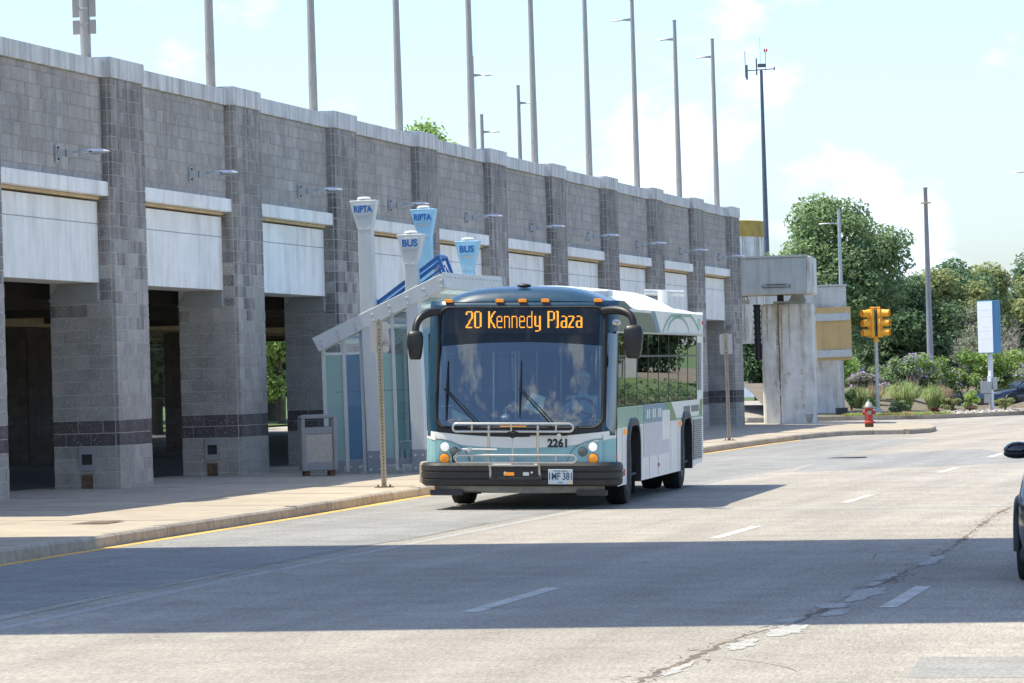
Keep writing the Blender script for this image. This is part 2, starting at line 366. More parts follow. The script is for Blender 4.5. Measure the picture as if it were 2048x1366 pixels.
for k in range(9):
    s0 = rng.uniform(-44, 30); r0 = rng.uniform(8.4, 17); pts = [(s0, r0)]
    ang = rng.choice((0.0, 1.5, 0.4)) + rng.uniform(-.3, .3)
    for i in range(rng.randint(5, 14)): ang += rng.uniform(-.35, .35); pts.append((pts[-1][0] + math.cos(ang) * .35, pts[-1][1] + math.sin(ang) * .28))
    strip('hairline_crack', pts, rng.uniform(.004, .009), m_crack, 0.0022, road)
sheet('square_patch', [(-41.6, 15.85), (-39.6, 15.75), (-39.4, 18.2), (-41.4, 18.2)], m_patch2, 0.0015, road)
sheet('long_patch', [(12, 8.5), (26, 7.6), (34, 10.0), (20, 12.5)], m_asphalt2, 0.0012, road)
mh = MB(); mh.lathe([(0.40, 0), (0.40, 0.014), (0.36, 0.016), (0.02, 0.014)], 20); mh.build('manhole_cover', m_darksteel, loc=W(24.5, 8.1), smooth=40, label='dark round manhole cover set in the far road lane', category='manhole')

# ------------------------------------------------------------------ sidewalk slabs and kerb stones
walk = MB(); sw = [-95, -60, -40, -25, -12, 0, 15, 30, 41, 52, 55]
for a, b in zip(sw[:-1], sw[1:]): walk.quad(W(a, -1.35, .105), W(b, -1.35, .105), W(b, kerb_r(b) - .16, .105), W(a, kerb_r(a) - .16, .105))
TIP = [(55, 4.5), (56.0, 4.85), (56.75, 5.5), (56.95, 6.0), (57.1, 6.15), (59, 6.45), (63, 6.3), (68, 5.7), (73, 4.5), (77, 2.5), (78, -1.35), (55, -1.35)]
walk.poly([W(s, r, .105) for s, r in TIP])
walk = walk.build('sidewalk', m_joint, fix=False, kind='structure')
rng = random.Random(5)
s = -45.0; k = 0
while s < 53:
    s2 = s + (1.9 if s < 20 else 2.6)
    kr0, kr1 = kerb_r(s) - .17, kerb_r(s2) - .17
    cols = [0.0, .36, .68, 1.0]
    for i in range(3):
        r0a, r1a = -1.33 + (kr0 + 1.33) * cols[i], -1.33 + (kr0 + 1.33) * cols[i + 1]
        r0b, r1b = -1.33 + (kr1 + 1.33) * cols[i], -1.33 + (kr1 + 1.33) * cols[i + 1]
        e = .008; h = WALK + rng.uniform(-.003, .003)
        b = MB(); b.loft([[W(s + e, r0a + e, .09), W(s2 - e, r0b + e, .09), W(s2 - e, r1b - e, .09), W(s + e, r1a - e, .09)], [W(s + e, r0a + e, h), W(s2 - e, r0b + e, h), W(s2 - e, r1b - e, h), W(s + e, r1a - e, h)]])
        b.build('slab', m_walk, walk)
    s = s2
b = MB(); tip2 = [(53.2, -1.33), (53.2, 4.2)] + [(a, r) for a, r in TIP[:-1]]
b.poly([W(a, r, WALK) for a, r in tip2]); b.build('slab', m_walk, walk, fix=False)
kerb = thing('kerb', 'pale granite kerb edging the sidewalk', 'kerb', (0, 0, 0)); del kerb['category']; del kerb['label']; kerb['kind'] = 'structure'
def kerb_run(path, step, parent, mat, w=0.17, top=WALK + 0.004, inward=-1):
    P = resample(path, step)
    for (a, ra), (b_, rb) in zip(P[:-1], P[1:]):
        d = Vector((b_ - a, rb - ra)); L = d.length; d /= L; nrm = Vector((-d.y, d.x)) * -inward
        e = .012; q0 = Vector((a, ra)) + d * e; q1 = Vector((b_, rb)) - d * e
        def ring(h, o0, o1): return [W(*(q0 + nrm * o0), h), W(*(q1 + nrm * o0), h), W(*(q1 + nrm * o1), h), W(*(q0 + nrm * o1), h)]
        t = top + rng.uniform(-.006, .006)
        bb = MB(); bb.loft([ring(-.08, 0.0, -w), ring(t - .025, -0.008, -w), ring(t, -0.035, -w)]); bb.build('kerb_stone', mat, parent)
kerb_run([(a, r) for a, r in KERB if -50 < a < 49], 2.35, kerb, m_kerb)
kerb_run([(48.03, 4.2), (50, 4.26), (52, 4.36), (53.6, 4.46), (55, 4.66), (56, 4.95), (56.6, 5.4), (56.85, 5.9), (56.85, 6.2)], .95, kerb, m_kerb)
kerb_run([(56.85, 6.2), (59, 6.55), (63, 6.4), (68, 5.8), (73, 4.6), (77, 2.6)], 2.35, kerb, m_kerb)
gr = thing('sidewalk_grate', 'rusty iron grate set flush in the sunlit sidewalk', 'grate', W(-17.4, 4.0, WALK + .002), (0, 0, ALONG))
m_grate = M('worn_iron', (.30, .23, .17), .8, .2, var=.25, scale=12)
MB().box(-.45, .45, -.22, .22, 0, .003).build('frame', m_grate, gr)
for i in range(11): MB().box(-.40 + i * .08 - .018, -.40 + i * .08 + .018, -.18, .18, .003, .007).build('bar', m_grate, gr)

# ------------------------------------------------------------------ the viaduct
V = thing('viaduct', 'long grey block viaduct wall with pilasters and pale concrete panels', 'viaduct', (PX, PY, gz(PX) + WALK), (0, 0.003, ALONG))
CH, BL, JG = 0.196, 0.392, 0.006
BAY, PW, PD = 7.67, 1.90, 1.04
ZS0, ZS1, ZP0, ZP1, ZC, ZT = 4.44, 4.66, 3.13, 4.36, 6.24, 6.53
def cells(u0, u1, z0, z1, ph=0):
    out = []; i0 = int(math.floor((z0 - .06) / CH)); z = .06 + i0 * CH; i = i0
    while z < z1 - .02:
        a, b_ = max(z, z0), min(z + CH, z1)
        if b_ - a > .03:
            u = u0 - (BL / 2 if (i + ph) % 2 else 0.0)
            while u < u1 - .01:
                c, d = max(u, u0), min(u + BL, u1)
                if d - c > .03: out.append((c + JG, d - JG, a + JG, b_ - JG, i))
                u += BL
        z += CH; i += 1
    return out
block_meshes = {}
def block_obj(x0, x1, y0, y1, z0, z1, mat, parent):
    key = (round(x1 - x0, 3), round(y1 - y0, 3), round(z1 - z0, 3), mat.name)
    if key not in block_meshes:
        block_meshes[key] = MB().box(-(x1 - x0) / 2, (x1 - x0) / 2, -(y1 - y0) / 2, (y1 - y0) / 2, -(z1 - z0) / 2, (z1 - z0) / 2).mesh('block', mat)
    return link('block', block_meshes[key], parent, ((x0 + x1) / 2, (y0 + y1) / 2, (z0 + z1) / 2))
rng = random.Random(11)
def jit(): return rng.uniform(0, .006)
def stained(z0): return z0 > 3.9 or (z0 > 2.2 and rng.random() < (z0 - 2.2) / 2.2)
def pier(n):
    s1 = n * BAY; s0 = s1 - PW
    core = MB().box(s0 + .008, s1 - .008, .008, PD - .008, -.3, ZC).build('pier', m_mortar, V)
    sep_front = n == 0; sep_side = n in (0, 1)
    if n == 1: sep_front = False
    jf = MB(); cnt = 0
    def put(x0, x1, y0, y1, z0, z1, i, sep):
        dark = i in (3, 4)
        if sep: block_obj(x0, x1, y0, y1, z0, z1, m_blockdark if dark else (m_blockpil if stained(z0) else m_block), core)
        else: jf.box(x0, x1, y0, y1, z0, z1, 1 if dark else (2 if stained(z0) else 0))
    for u0, u1, z0, z1, i in cells(s0, s1, 0.0, ZC): 
        if z1 < .06: z0 = -.05
        put(u0, u1, -jit() * .8, .05, z0, z1, i, sep_front)
    for t0, t1, a, b_ in ((.056, PD, 0.0, ZP0 - .27), (.056, .25, ZP0 - .27, ZS0 - .02), (.056, .15, ZS0 - .02, ZC)):
        for u0, u1, z0, z1, i in cells(t0, t1, a, b_, 1): put(s0 - jit() * .8, s0 + .05, u0, u1, z0, z1, i, sep_side and a == 0.0)
    for u0, u1, z0, z1, i in cells(.056, PD, 0.0, ZP0 - .27, 1): jf.box(s1 - .05, s1 + jit() * .8, u0, u1, z0, z1, 1 if i in (3, 4) else 0)
    jf.build('block_courses', [m_block, m_blockdark, m_blockpil], core, fix=False, kind='stuff')
    # cap stone, bearing seat, scupper box, rusty plate
    MB().box(s0 - .02, s1 + .02, -.03, .55, ZC + .004, ZT + .03).build('pilaster_cap', m_coping, V, bevel=.012)
    zb = ZP0 - .27
    MB().prism([(.28, zb + .004), (PD + .02, zb + .004), (PD - .18, ZP0 - .004), (.28, ZP0 - .004)], 0, s0 - .02, s1 + .02).build('bearing_seat', m_seat, V)
    ax = .50
    sc = MB(); a0, a1, z0, z1 = ax - .11, ax + .13, .28, .63; d = s0 - .05
    sc.box(d, s0, a0, a1, z1 - .10, z1); sc.box(d, s0, a0, a1, z0, z0 + .09); sc.box(d, s0, a0, a0 + .035, z0 + .09, z1 - .10); sc.box(d, s0, a1 - .035, a1, z0 + .09, z1 - .10); sc.box(s0 - .012, s0, a0 + .035, a1 - .035, z0 + .09, z1 - .10, 1)
    if n < 9:
        sc.build('scupper_box', [m_seat, m_darksteel], V, fix=False)
        MB().box(s0 - .014, s0, ax - .07, ax + .11, .01, .22).build('access_plate', m_rust, V)
def bay(n):
    s0, s1 = n * BAY + .012, (n + 1) * BAY - PW - .012
    core = MB().box(s0, s1, .165, .55, ZS1 - .1, ZC).build('bay_wall', m_mortar, V)
    jf = MB()
    for u0, u1, z0, z1, i in cells(s0, s1, ZS1 + .004, ZC): jf.box(u0, u1, .152 - jit() * .6, .19, z0, z1)
    jf.build('block_courses', m_blockup, core, fix=False, kind='stuff')
    MB().box(s0, s1, .10, .60, ZC + .004, ZT - .02).build('coping', m_coping, V, bevel=.012)
    MB().box(s0, s1, .06, .5, ZS0, ZS1).build('string_course', m_panel, V, bevel=.012)
    MB().box(s0, s1, .20, .6, ZS0 - .05, ZS0 - .006).build('soffit_strip', m_tan, V)
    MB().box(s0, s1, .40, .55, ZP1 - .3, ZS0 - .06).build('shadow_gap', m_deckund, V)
    mid = s0 + (s1 - s0) * .5
    MB().box(s0 + .01, s1 - .01, .262, .9, ZP0 + .01, ZP1 - .01).build('panel_backing', m_seat, V)
    for a, b_, z0, z1 in ((s0, s1, 4.03, ZP1), (s0, mid - .008, ZP0, 4.018), (mid + .008, s1, ZP0, 4.018)):
        MB().box(a, b_, .245, .95, z0, z1).build('fascia_panel', m_panel, V, bevel=.006)
for n in range(-1, 10): pier(n)
for n in range(-2, 9): bay(n)
# last stub beyond the final pilaster
MB().box(9 * BAY + .01, 9 * BAY + .9, .25, PD, -.4, ZP0 - .2).build('end_stub', m_mortar, V)
eb = MB()
for u0, u1, z0, z1, i in cells(9 * BAY + .01, 9 * BAY + .92, 0, ZP0 - .2): eb.box(u0, u1, .235, .26, z0, z1, 1 if i in (3, 4) else 0)
eb.build('block_courses', [m_block, m_blockdark], V, fix=False, kind='stuff')
# deck, cross beams and the rear row of piers
MB().box(-30, 9 * BAY, .96, 17.5, 3.5, 4.5).build('deck_slab', m_deckund, V)  # deck widened past the rear piers to deepen their shade
MB().box(-30, 9 * BAY, 17.2, 17.6, 4.5, 6.3).build('rear_parapet', m_coping, V)
for n in range(-2, 10):
    s1 = n * BAY - .3
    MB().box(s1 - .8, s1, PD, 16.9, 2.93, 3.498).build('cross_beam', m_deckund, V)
for n in (-2, -1, 0, 1, 2, 3, 4, 5, 8, 9):
    s1 = n * BAY; s0 = s1 - PW
    MB().box(s0, s1, 8.3, 9.5, -.4, 2.85).build('rear_pier', m_brownshade, V)
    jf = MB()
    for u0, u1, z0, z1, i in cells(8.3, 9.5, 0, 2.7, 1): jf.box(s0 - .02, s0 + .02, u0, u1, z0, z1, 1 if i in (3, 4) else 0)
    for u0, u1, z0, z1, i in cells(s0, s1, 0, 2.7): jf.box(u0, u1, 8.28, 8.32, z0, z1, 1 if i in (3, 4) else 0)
    jf.build('block_courses', [m_brownshade, m_blockdark], V, fix=False, kind='stuff')
MB().box(-22, 9 * BAY, 8.15, 9.7, 2.86, 3.46).build('rear_beam', m_tan, V)
MB().tube([(-22, 8.05, 3.12), (9 * BAY, 8.05, 3.12)], .06, 8).build('drain_pipe', m_tan, V, smooth=50)
MB().box(-30, 9 * BAY + 8, 17.9, 18.15, -.3, .12).build('rear_kerb', m_kerb, V)
fl = MB(); fl.poly([W(s_, r_, .004) for s_, r_ in ((-60, -1.36), (72, -1.36), (72, -18), (-60, -18))]); fl.build('undercroft_floor', m_floorshade, road, fix=False)
lw = MB()
lw.grid(lambda u, v: W(-60 + 260 * u, -18.2 - 70 * v, 0.05 + 2.2 * v * v), 14, 8); lw.build('lawn', m_grass, fix=False, kind='structure')

# ------------------------------------------------------------------ flyover above the road, unseen: invented to cast the broad shadow band
m_bridge = M('bridge_concrete', (0.33, 0.33, 0.33), 0.8, var=.1)
FB = thing('shadow_flyover', 'wide concrete flyover added unseen above the road to cast the shadow band', 'shadow_flyover', (0, 42.6, 0), (0, 0, R(3.5)))
MB().box(-60, 60, -8.0, 8.0, 20.0, 20.9).build('deck', m_bridge, FB)
for y in (-7.9, 7.9): MB().box(-60, 60, y - .12, y + .12, 20.9, 21.9).build('parapet', m_bridge, FB)
for x in (-30, 28): MB().box(x - .9, x + .9, -3.5, 3.5, gz(x) - .5, 20.0).build('column', m_bridge, FB, bevel=.05)
# ------------------------------------------------------------------ lamps on and above the viaduct
VM = Matrix.Translation((PX, PY, gz(PX) + WALK)) @ Matrix.Rotation(ALONG, 4, 'Z') @ Matrix.Rotation(0.003, 4, 'Y')
def VP(s, t, z): return tuple(VM @ Vector((s, t, z)))
ORD = ['first', 'second', 'third', 'fourth', 'fifth', 'sixth', 'seventh', 'eighth', 'ninth', 'tenth', 'eleventh', 'twelfth']

def led_head(b, x0, L, w, h, z, mi=0, sign=1):
    """slim LED lantern along +x: tapering at the tip"""
    prof = [(0, .35, .5), (.12, .85, .8), (.45, 1.0, 1.0), (.75, .85, .8), (.92, .5, .45), (1.0, .12, .15)]
    rings = []
    for u, ww, hh in prof:
        ring = []
        for j in range(10):
            a = 2 * math.pi * j / 10; zz = math.sin(a) * h / 2 * hh * (1.0 if math.sin(a) > 0 else .75)
            ring.append((x0 + sign * L * u, math.cos(a) * w / 2 * ww, z + zz + .012 * (1 - u)))
        rings.append(ring)
    b.loft(rings, mi=mi); return b

proto = None
for k in range(10):
    s = 3.30 + 7.74 * (k - 1)
    lab = ('slim grey lantern on wall bracket, nearest the camera at left edge' if k == 0 else
           'slim grey lantern on wall bracket, %s along the viaduct from the left' % ORD[k])
    if proto is None:
        t = thing('wall_lamp', lab, 'lamp', group='lanterns bracketed to the viaduct wall')
        MB().cbox((.02, 0, 0), (.04, .10, .24)).build('wall_plate', m_galv, t, bevel=.006)
        for z in (-.085, .085): MB().lathe([(.018, .0), (.018, .02), (.004, .026)], 8, (.04, 0, z), ax=0).build('bolt', m_darksteel, t)
        a = MB(); a.prism([(.04, -.06), (.30, -.03), (.30, .03), (.04, .06)], 1, -.022, .022); a.build('bracket', m_lamp, t, bevel=.006)
        MB().cbox((.17, 0, 0), (.012, .05, .10)).build('clamp', m_darksteel, t)
        MB().prism([(.28, -.015), (.46, .025), (.46, .045), (.28, .025)], 1, -.03, .03).build('arm', m_galv, t)
        led_head(MB(), .38, .45, .17, .10, .0).build('lantern', m_lamp, t, smooth=40)
        MB().cbox((.60, 0, -.042), (.16, .10, .006)).build('lens', m_lens, t)
        MB().cbox((.56, -.076, .005), (.04, .02, .018)).build('sensor', m_darksteel, t)
        proto = t
    else: t = copy_tree(proto); t['label'] = lab
    t.location = VP(s, .148, 4.98); t.rotation_euler = (0, 0, ALONG - R(90))

proto = None
PH = 5.05
def pole_parts(t, sign, h=PH, r0=.082, r1=.052, mat=None, arm=.30, head=.34):
    mat = mat or m_pole
    MB().box(-.15, .15, -.13, .13, 0, .03).build('base_plate', m_darksteel, t)
    MB().lathe([(r0, .03), (r0, .5), ((r0 + r1) / 2, h * .5), (r1, h), (r1 * 1.15, h), (r1 * 1.15, h + .03), (.01, h + .035)], 14).build('shaft', mat, t, smooth=40)
    MB().lathe([(.045, -.006), (.045, 0), (.036, .004), (.002, .004)], 14, (0, -r0 + .004, .55), ax=1).build('hand_hole_cover', mat, t)
    a = MB(); a.prism([(0, -.04), (sign * arm, -.015), (sign * arm, .015), (0, .05)], 1, -.02, .02); a.xf(Matrix.Translation((0, 0, h - .52))); a.build('arm', mat, t, fix=True)
    led_head(MB(), sign * (arm - .06), head, .16, .075, h - .53, sign=sign).build('lantern', m_lamp, t, smooth=40)
for k in range(10):
    s = 5.75 + 7.64 * (k - 1)
    lab = ('tall tapered lamp pole on the viaduct coping at upper left, with strapped signs' if k == 0 else
           'tall tapered lamp pole standing on the viaduct coping, %s from the left' % ORD[k] if k < 9 else
           'last and smallest tall lamp pole on the viaduct coping, farthest right')
    if proto is None:
        t = thing('lamp_pole', lab, 'lamp pole', group='lamp poles standing on the viaduct'); pole_parts(t, -1); proto = t
    else: t = copy_tree(proto); t['label'] = lab
    t.location = VP(s, .36, ZT - .02); t.rotation_euler = (0, 0, ALONG - R(90))
for k, (s, t_, lab) in enumerate(((68.4, 6.6, 'thin lamp pole on the far side of the deck, left of the sixth tall pole'), (68.6, 7.8, 'shortest thin lamp pole on the far deck side, right of the fifth tall pole'), (56.7, 5.75, 'lamp pole hidden behind the fifth tall pole, only its head showing'))):
    t = copy_tree(proto); t['label'] = lab; t['group'] = 'lamp poles on the far side of the viaduct'
    t.location = VP(s, t_, (5.45, 4.62, 5.55)[k]); t.rotation_euler = (0, 0, ALONG + R(90))

for i, z in enumerate((.55, .78)):
    MB().lathe([(.086, z), (.086, z + .03)], 14).build('strap', m_galv, proto)
for x in (-.13, .13): MB().box(x - .055, x + .055, -.05, -.03, .40, .62).build('sign_blade', m_pole, proto, bevel=.02)
for x in (-.13, .13): MB().box(x - .055, x + .055, -.05, -.03, .66, .98).build('sign_blade', m_pole, proto, bevel=.02)

# ------------------------------------------------------------------ signs on perforated posts
m_signback = M('sign_back_aluminium', (0.52, 0.50, 0.48), 0.45, 0.5, var=.07, scale=6)
m_postrust = M('perforated_post', (0.50, 0.44, 0.34), 0.6, 0.4, var=.2, scale=5, stain=(.30, .17, .08), stain_amt=.5)
m_ink = M('marker_ink', (0.10, 0.09, 0.10), .6)
def sign_post(lab, s, r, h, pw, sw, sh, doodle=False):
    x, y, z = W(s, r, WALK); t = thing('street_sign', lab, 'sign', (x, y, z), (0, R(-.3), R(-4)), 'signs seen from behind')
    p = MB()
    for dx in (-pw / 2, pw / 2 - .012): p.box(dx, dx + .012, -.02, .02, 0, h)
    p.box(-pw / 2, pw / 2, .008, .02, 0, h)
    p.build('post', m_postrust, t)
    hl = MB(); n = int(h / .05)
    for i in range(n): hl.cbox((0, .0065, .06 + i * .05), (.014, .002, .022))
    hl.build('post_holes', m_darksteel, t, fix=False, kind='stuff')
    MB().box(-pw * 1.9, pw * 1.9, -.05, .05, 0, .012).build('foot_plate', m_rust, t)
    for dx in (-.09, .09): MB().lathe([(.014, 0), (.014, .03), (.004, .034)], 8, (dx, 0, .012)).build('anchor_bolt', m_rust, t)
    pl = MB(); c = .04; w, y0 = sw / 2, .024
    poly = []
    for cx, cz, a0 in ((w - c, h - .02 - c, 0), (-w + c, h - .02 - c, 90), (-w + c, h - .02 - sh + c, 180), (w - c, h - .02 - sh + c, 270)):
        for i in range(5): a = R(a0 + i * 22.5); poly.append((cx + c * math.cos(a), cz + c * math.sin(a)))
    pl.prism(poly, 1, y0, y0 + .004); plate = pl.build('sign_plate', m_signback, t)
    for dz in (.08, sh - .08): MB().cbox((0, -.022, h - .02 - dz), (.03, .008, .03)).build('rivet', m_galv, t)
    if doodle:
        d = MB(); cx, cz = w * .62, h - .02 - sh * .70
        d.tube([(cx + .035 * math.cos(a * .5), y0 - .003, cz + .035 * math.sin(a * .5)) for a in range(13)], .003, 4, closed=False)
        d.tube([(cx - .02, y0 - .003, cz), (cx, y0 - .003, cz + .015), (cx + .02, y0 - .003, cz), (cx, y0 - .003, cz - .012), (cx - .02, y0 - .003, cz)], .003, 4)
        d.tube([(cx - .06, y0 - .003, cz - .08), (cx + .01, y0 - .003, cz + .10), (cx + .06, y0 - .003, cz - .07)], .0025, 4)
        d.build('doodle', m_ink, plate)
    return t
sign_post('blank grey sign back on rust stained post, in front of the bus shelter', -2.1, 4.13, 2.50, .075, .285, .46, True)
sign_post('blank grey sign back on pale post, behind the rear of the bus', 39.8, 3.55, 2.58, .085, .30, .49)

# ------------------------------------------------------------------ litter bin
m_bin = M('bin_frame', (0.27, 0.28, 0.30), .55, var=.08); m_pebble = M('pebble_panel', (0.52, 0.48, 0.43), .9, var=.25, scale=40, bump=.8, bscale=90, speck=.5, spscale=60)
m_wood = M('bin_foot', (0.13, 0.065, 0.045), .8, var=.2)
x, y, z = W(5.55, 1.36, WALK); T = thing('litter_bin', 'square grey litter bin with pebbled panels beside the bus shelter', 'litter bin', (x, y, z), (0, R(-.3), R(8)))
bw, bd = .30, .28
for sx in (-1, 1):
    for sy in (-1, 1):
        MB().cbox((sx * (bw - .035), sy * (bd - .035), .53), (.07, .07, .88)).build('corner_post', m_bin, T, bevel=.02)
        MB().cbox((sx * (bw - .09), sy * (bd - .09), .045), (.09, .09, .09)).build('foot', m_wood, T)
for z0, z1 in ((.09, .23), (.70, .82)): MB().box(-bw + .02, bw - .02, -bd + .02, bd - .02, z0, z1).build('rail', m_bin, T, bevel=.015)
for a in range(4):
    p = MB().box(-bw + .075, bw - .075, -bd + .028, -bd + .05, .23, .70) if a % 2 == 0 else MB().box(-bd + .075, bd - .075, -bw + .028, -bw + .05, .23, .70)
    p.build('pebble_panel', m_pebble, T, rot=(0, 0, R(90 * a)))
MB().box(-bw + .12, bw - .12, -bd + .10, bd - .10, .12, .78).build('liner', m_black, T)
MB().prism([(-bw, .96), (bw, .96), (bw, .99), (bw * .8, 1.025), (-bw * .8, 1.025), (-bw, .99)], 1, -bd, bd).build('lid', m_bin, T, bevel=.02)

# ------------------------------------------------------------------ fire hydrant at the corner
m_hyred = M('hydrant_red', (0.42, 0.06, 0.05), .6, var=.25, scale=8, stain=(.25, .04, .03), stain_amt=.4); m_hytop = M('hydrant_silver', (.36, .36, .34), .55, .3, var=.1)
x, y, z = W(62.4, 4.5, WALK); T = thing('fire_hydrant', 'red fire hydrant with silver bonnet near the kerb corner', 'hydrant', (x, y, z)); T.scale = (.93, .93, .93)
MB().lathe([(.13, 0), (.13, .12), (.19, .12), (.19, .17), (.125, .19), (.115, .55), (.15, .56), (.15, .60)], 16).build('barrel', m_hyred, T, smooth=40)
MB().lathe([(.155, .60), (.155, .63), (.13, .66), (.10, .74), (.04, .79), (.035, .85), (.002, .855)], 16).build('bonnet', m_hytop, T, smooth=40)
for ax, sg, mm in ((0, 1, m_hyred), (0, -1, m_hyred), (1, -1, m_hytop)):
    prof = [(.055, 0), (.055, sg * .15), (.068, sg * .15), (.068, sg * .19), (.025, sg * .19), (.022, sg * .22)]
    MB().lathe(prof, 12, (0, 0, .44), ax=ax).build('outlet_cap', mm, T, smooth=40)
MB().lathe([(.135, -.001), (.135, .10), (.13, .105)], 16).build('base_collar', m_rust, T, smooth=40)

# ------------------------------------------------------------------ low stone block at the kerb, half hidden by the bus
x, y, z = W(.9, 4.28, WALK)
bk = MB(); bk.loft([[(-.19 * k, -.19 * k, h), (.19 * k, -.19 * k, h), (.19 * k, .19 * k, h), (-.19 * k, .19 * k, h)] for k, h in ((1.05, 0), (1.0, .28), (.92, .33))])
bk.build('stone_block', m_kerb, loc=(x, y, z), rot=(0, 0, R(-AZ)), bevel=.02, label='low tan stone block on the kerb, half hidden by the bus bumper', category='block')

# ------------------------------------------------------------------ bus shelter
m_shel = M('shelter_paint_pale', (0.60, 0.63, 0.63), .5, var=.04, scale=3, streak=.06)
m_shel2 = M('shelter_sky_blue', (0.34, 0.60, 0.78), .5, var=.04, scale=3)  # bluer colour for the rear pair of towers
m_shelbase = M('shelter_base_grey', (0.27, 0.30, 0.34), .55, var=.08)
m_blue = M('shelter_blue_trim', (0.02, 0.13, 0.42), .4, var=.06); m_bluelet = M('blue_letters', (0.02, 0.15, 0.45), .5, var=.02)
g_pale = glass('frosted_glass', (0.66, 0.82, 0.80), .08, .05, diff=.55); g_blue = glass('blue_film_glass', (0.36, 0.57, 0.74), .10, .0, diff=.45)
g_clear = glass('shelter_glass', (0.78, 0.86, 0.87), .07); g_sky = glass('skylight_glass', (0.75, 0.9, 0.97), .12, .0, diff=.12)
m_plaque = M('plaque_grey', (.52, .55, .56), .5, var=.02)
sx_, sy_, sz_ = W(7.0, 2.42, WALK)
SH = thing('bus_shelter', 'pale steel bus shelter with four flared towers and sloping bolted roof beams', 'bus shelter', (sx_, sy_, sz_), (0, R(-.4), R(-AZ)))
LEN = 5.0
bolt_me = MB().lathe([(.024, 0), (.024, -.012), (.012, -.018), (.001, -.018)], 10, ax=1).mesh('bolt', m_plaque, 40)
def tower(y, pts, zh0, zh1, hx, word, mat, bw=.13):
    """pts: shaft (xl, xr, z) from the ground up; hx: (left, right) of the flared head's top"""
    f = MB(); xl, xr, _ = pts[-1]
    prof = [(p[0], p[2]) for p in pts] + [(hx[0], zh1), (hx[1], zh1)] + [(p[1], p[2]) for p in reversed(pts)]
    f.prism([(a, b) for a, b in prof if b >= .40] if False else prof, 1, y - bw, y + bw)
    tw = f.build('tower', mat, SH, bevel=.012)
    a, b, _ = pts[0]
    MB().box(a - .008, b + .008, y - bw - .008, y + bw + .008, .02, .40).build('base_cladding', m_shelbase, SH, bevel=.006)
    for dx in (.05, b - a - .05):
        for z in (.08, .30): link('bolt', bolt_me, tw, (a + dx, y - bw - .008, z))
    cx = (hx[0] + hx[1]) / 2; w = hx[1] - hx[0]
    MB().lathe([(.12, 0), (.125, .03), (.09, .06), (.02, .065)], 18, (cx, y, zh1)).build('cap', m_plaque, tw, smooth=40)
    MB().box(cx - w * .32, cx + w * .32, y - bw - .006, y - bw, zh1 - .26, zh1 - .06).build('name_plate', mat, tw, bevel=.003)
    text_obj('letters', word, .165 if len(word) == 3 else .150, m_bluelet, tw, (cx, y - bw - .008, zh1 - .155), (R(90), 0, 0), depth=.003, bold=.006, sx=.95 if len(word) == 3 else .80, spacing=1.0)
    MB().box(cx - w * .24, cx + w * .24, y - bw - .004, y - bw, zh1 - .31, zh1 - .265).build('name_strip', m_plaque, tw)
    MB().box(xl, xr, y - bw - .002, y - bw, zh0 - .004, zh0 + .004).build('seam', m_plaque, tw)
    for x in (xl + .045, xr - .045): link('bolt', bolt_me, tw, (x, y - bw, zh0 + .02), ).scale = (.5, 1, .5)
    return tw
for y, mat in ((0, m_shel), (LEN, m_shel2)):
    tower(y, [(-.50, -.235, 0), (-.54, -.305, 2.6), (-.535, -.305, 4.15)], 4.15, 4.66, (-.67, -.20), 'RIPTA', mat)
    tower(y, [(.27, .50, 0), (.25, .475, 2.6), (.25, .455, 3.53)], 3.53, 4.05, (.13, .585), 'BUS', mat)
    bm = MB().prism([(-1.40, 2.35), (-1.29, 2.12), (.99, 3.13), (.88, 3.36)], 1, y - .145, y + .145).build('roof_beam', m_shel, SH, bevel=.01)
    ca, sa = math.cos(R(23.8)), math.sin(R(23.8))
    for i in range(8):
        u = .10 + i * .33
        for v in (.07, .20): link('bolt', bolt_me, bm, (-1.36 + u * ca + (.20 - v) * -.0 + v * sa * .0 + (.13 - v) * -sa * -0, y - .145, 2.33 + u * sa - v)) if False else link('bolt', bolt_me, bm, (-1.345 + u * ca + v * sa * .45, y - .145, 2.30 + u * sa - v * .75 + .02))
# roof sheet between the beams, edge fascia, purlins
MB().prism([(-1.38, 2.36), (-1.36, 2.32), (.90, 3.32), (.88, 3.365)], 1, .15, LEN - .15).build('roof_sheet', g_clear, SH)
for u in (.02, .28, .55, .78, .98): MB().box(-.05, .05, .15, LEN - .15, -.07, .0).build('purlin', m_shel, SH, loc=(-1.36 + 2.22 * u, 0, 2.30 + .98 * u))
fa = MB().box(.90, .94, -.145, LEN + .145, 3.10, 3.38).build('edge_fascia', m_shel, SH, bevel=.006)
for i in range(16): link('bolt', bolt_me, fa, (.945, .1 + i * .32, 3.30), (0, 0, R(90))).scale = (.6, 1, .6)
# blue framed wedge skylight
A, B, C = (-.33, 2.92), (.76, 3.66), (.86, 3.36)
for y in (.3, .95):
    MB().tube([(A[0], y, A[1]), (B[0], y, B[1])], .035, 4).build('skylight_bar', m_blue, SH)
    MB().tube([(B[0], y, B[1]), (C[0], y, C[1])], .035, 4).build('skylight_bar', m_blue, SH)
    MB().tube([(A[0] + .22, y, A[1] + .02), (B[0] - .02, y, B[1] - .14), (C[0] - .06, y, C[1] + .0)], .025, 4).build('skylight_bar', m_blue, SH)
for p in (A, B, C): MB().tube([(p[0], .3, p[1]), (p[0], .95, p[1])], .03, 4).build('skylight_rail', m_blue, SH)
MB().quad((A[0], .3, A[1] + .04), (B[0], .3, B[1] + .04), (B[0], .95, B[1] + .04), (A[0], .95, A[1] + .04)).build('skylight_pane', g_sky, SH)
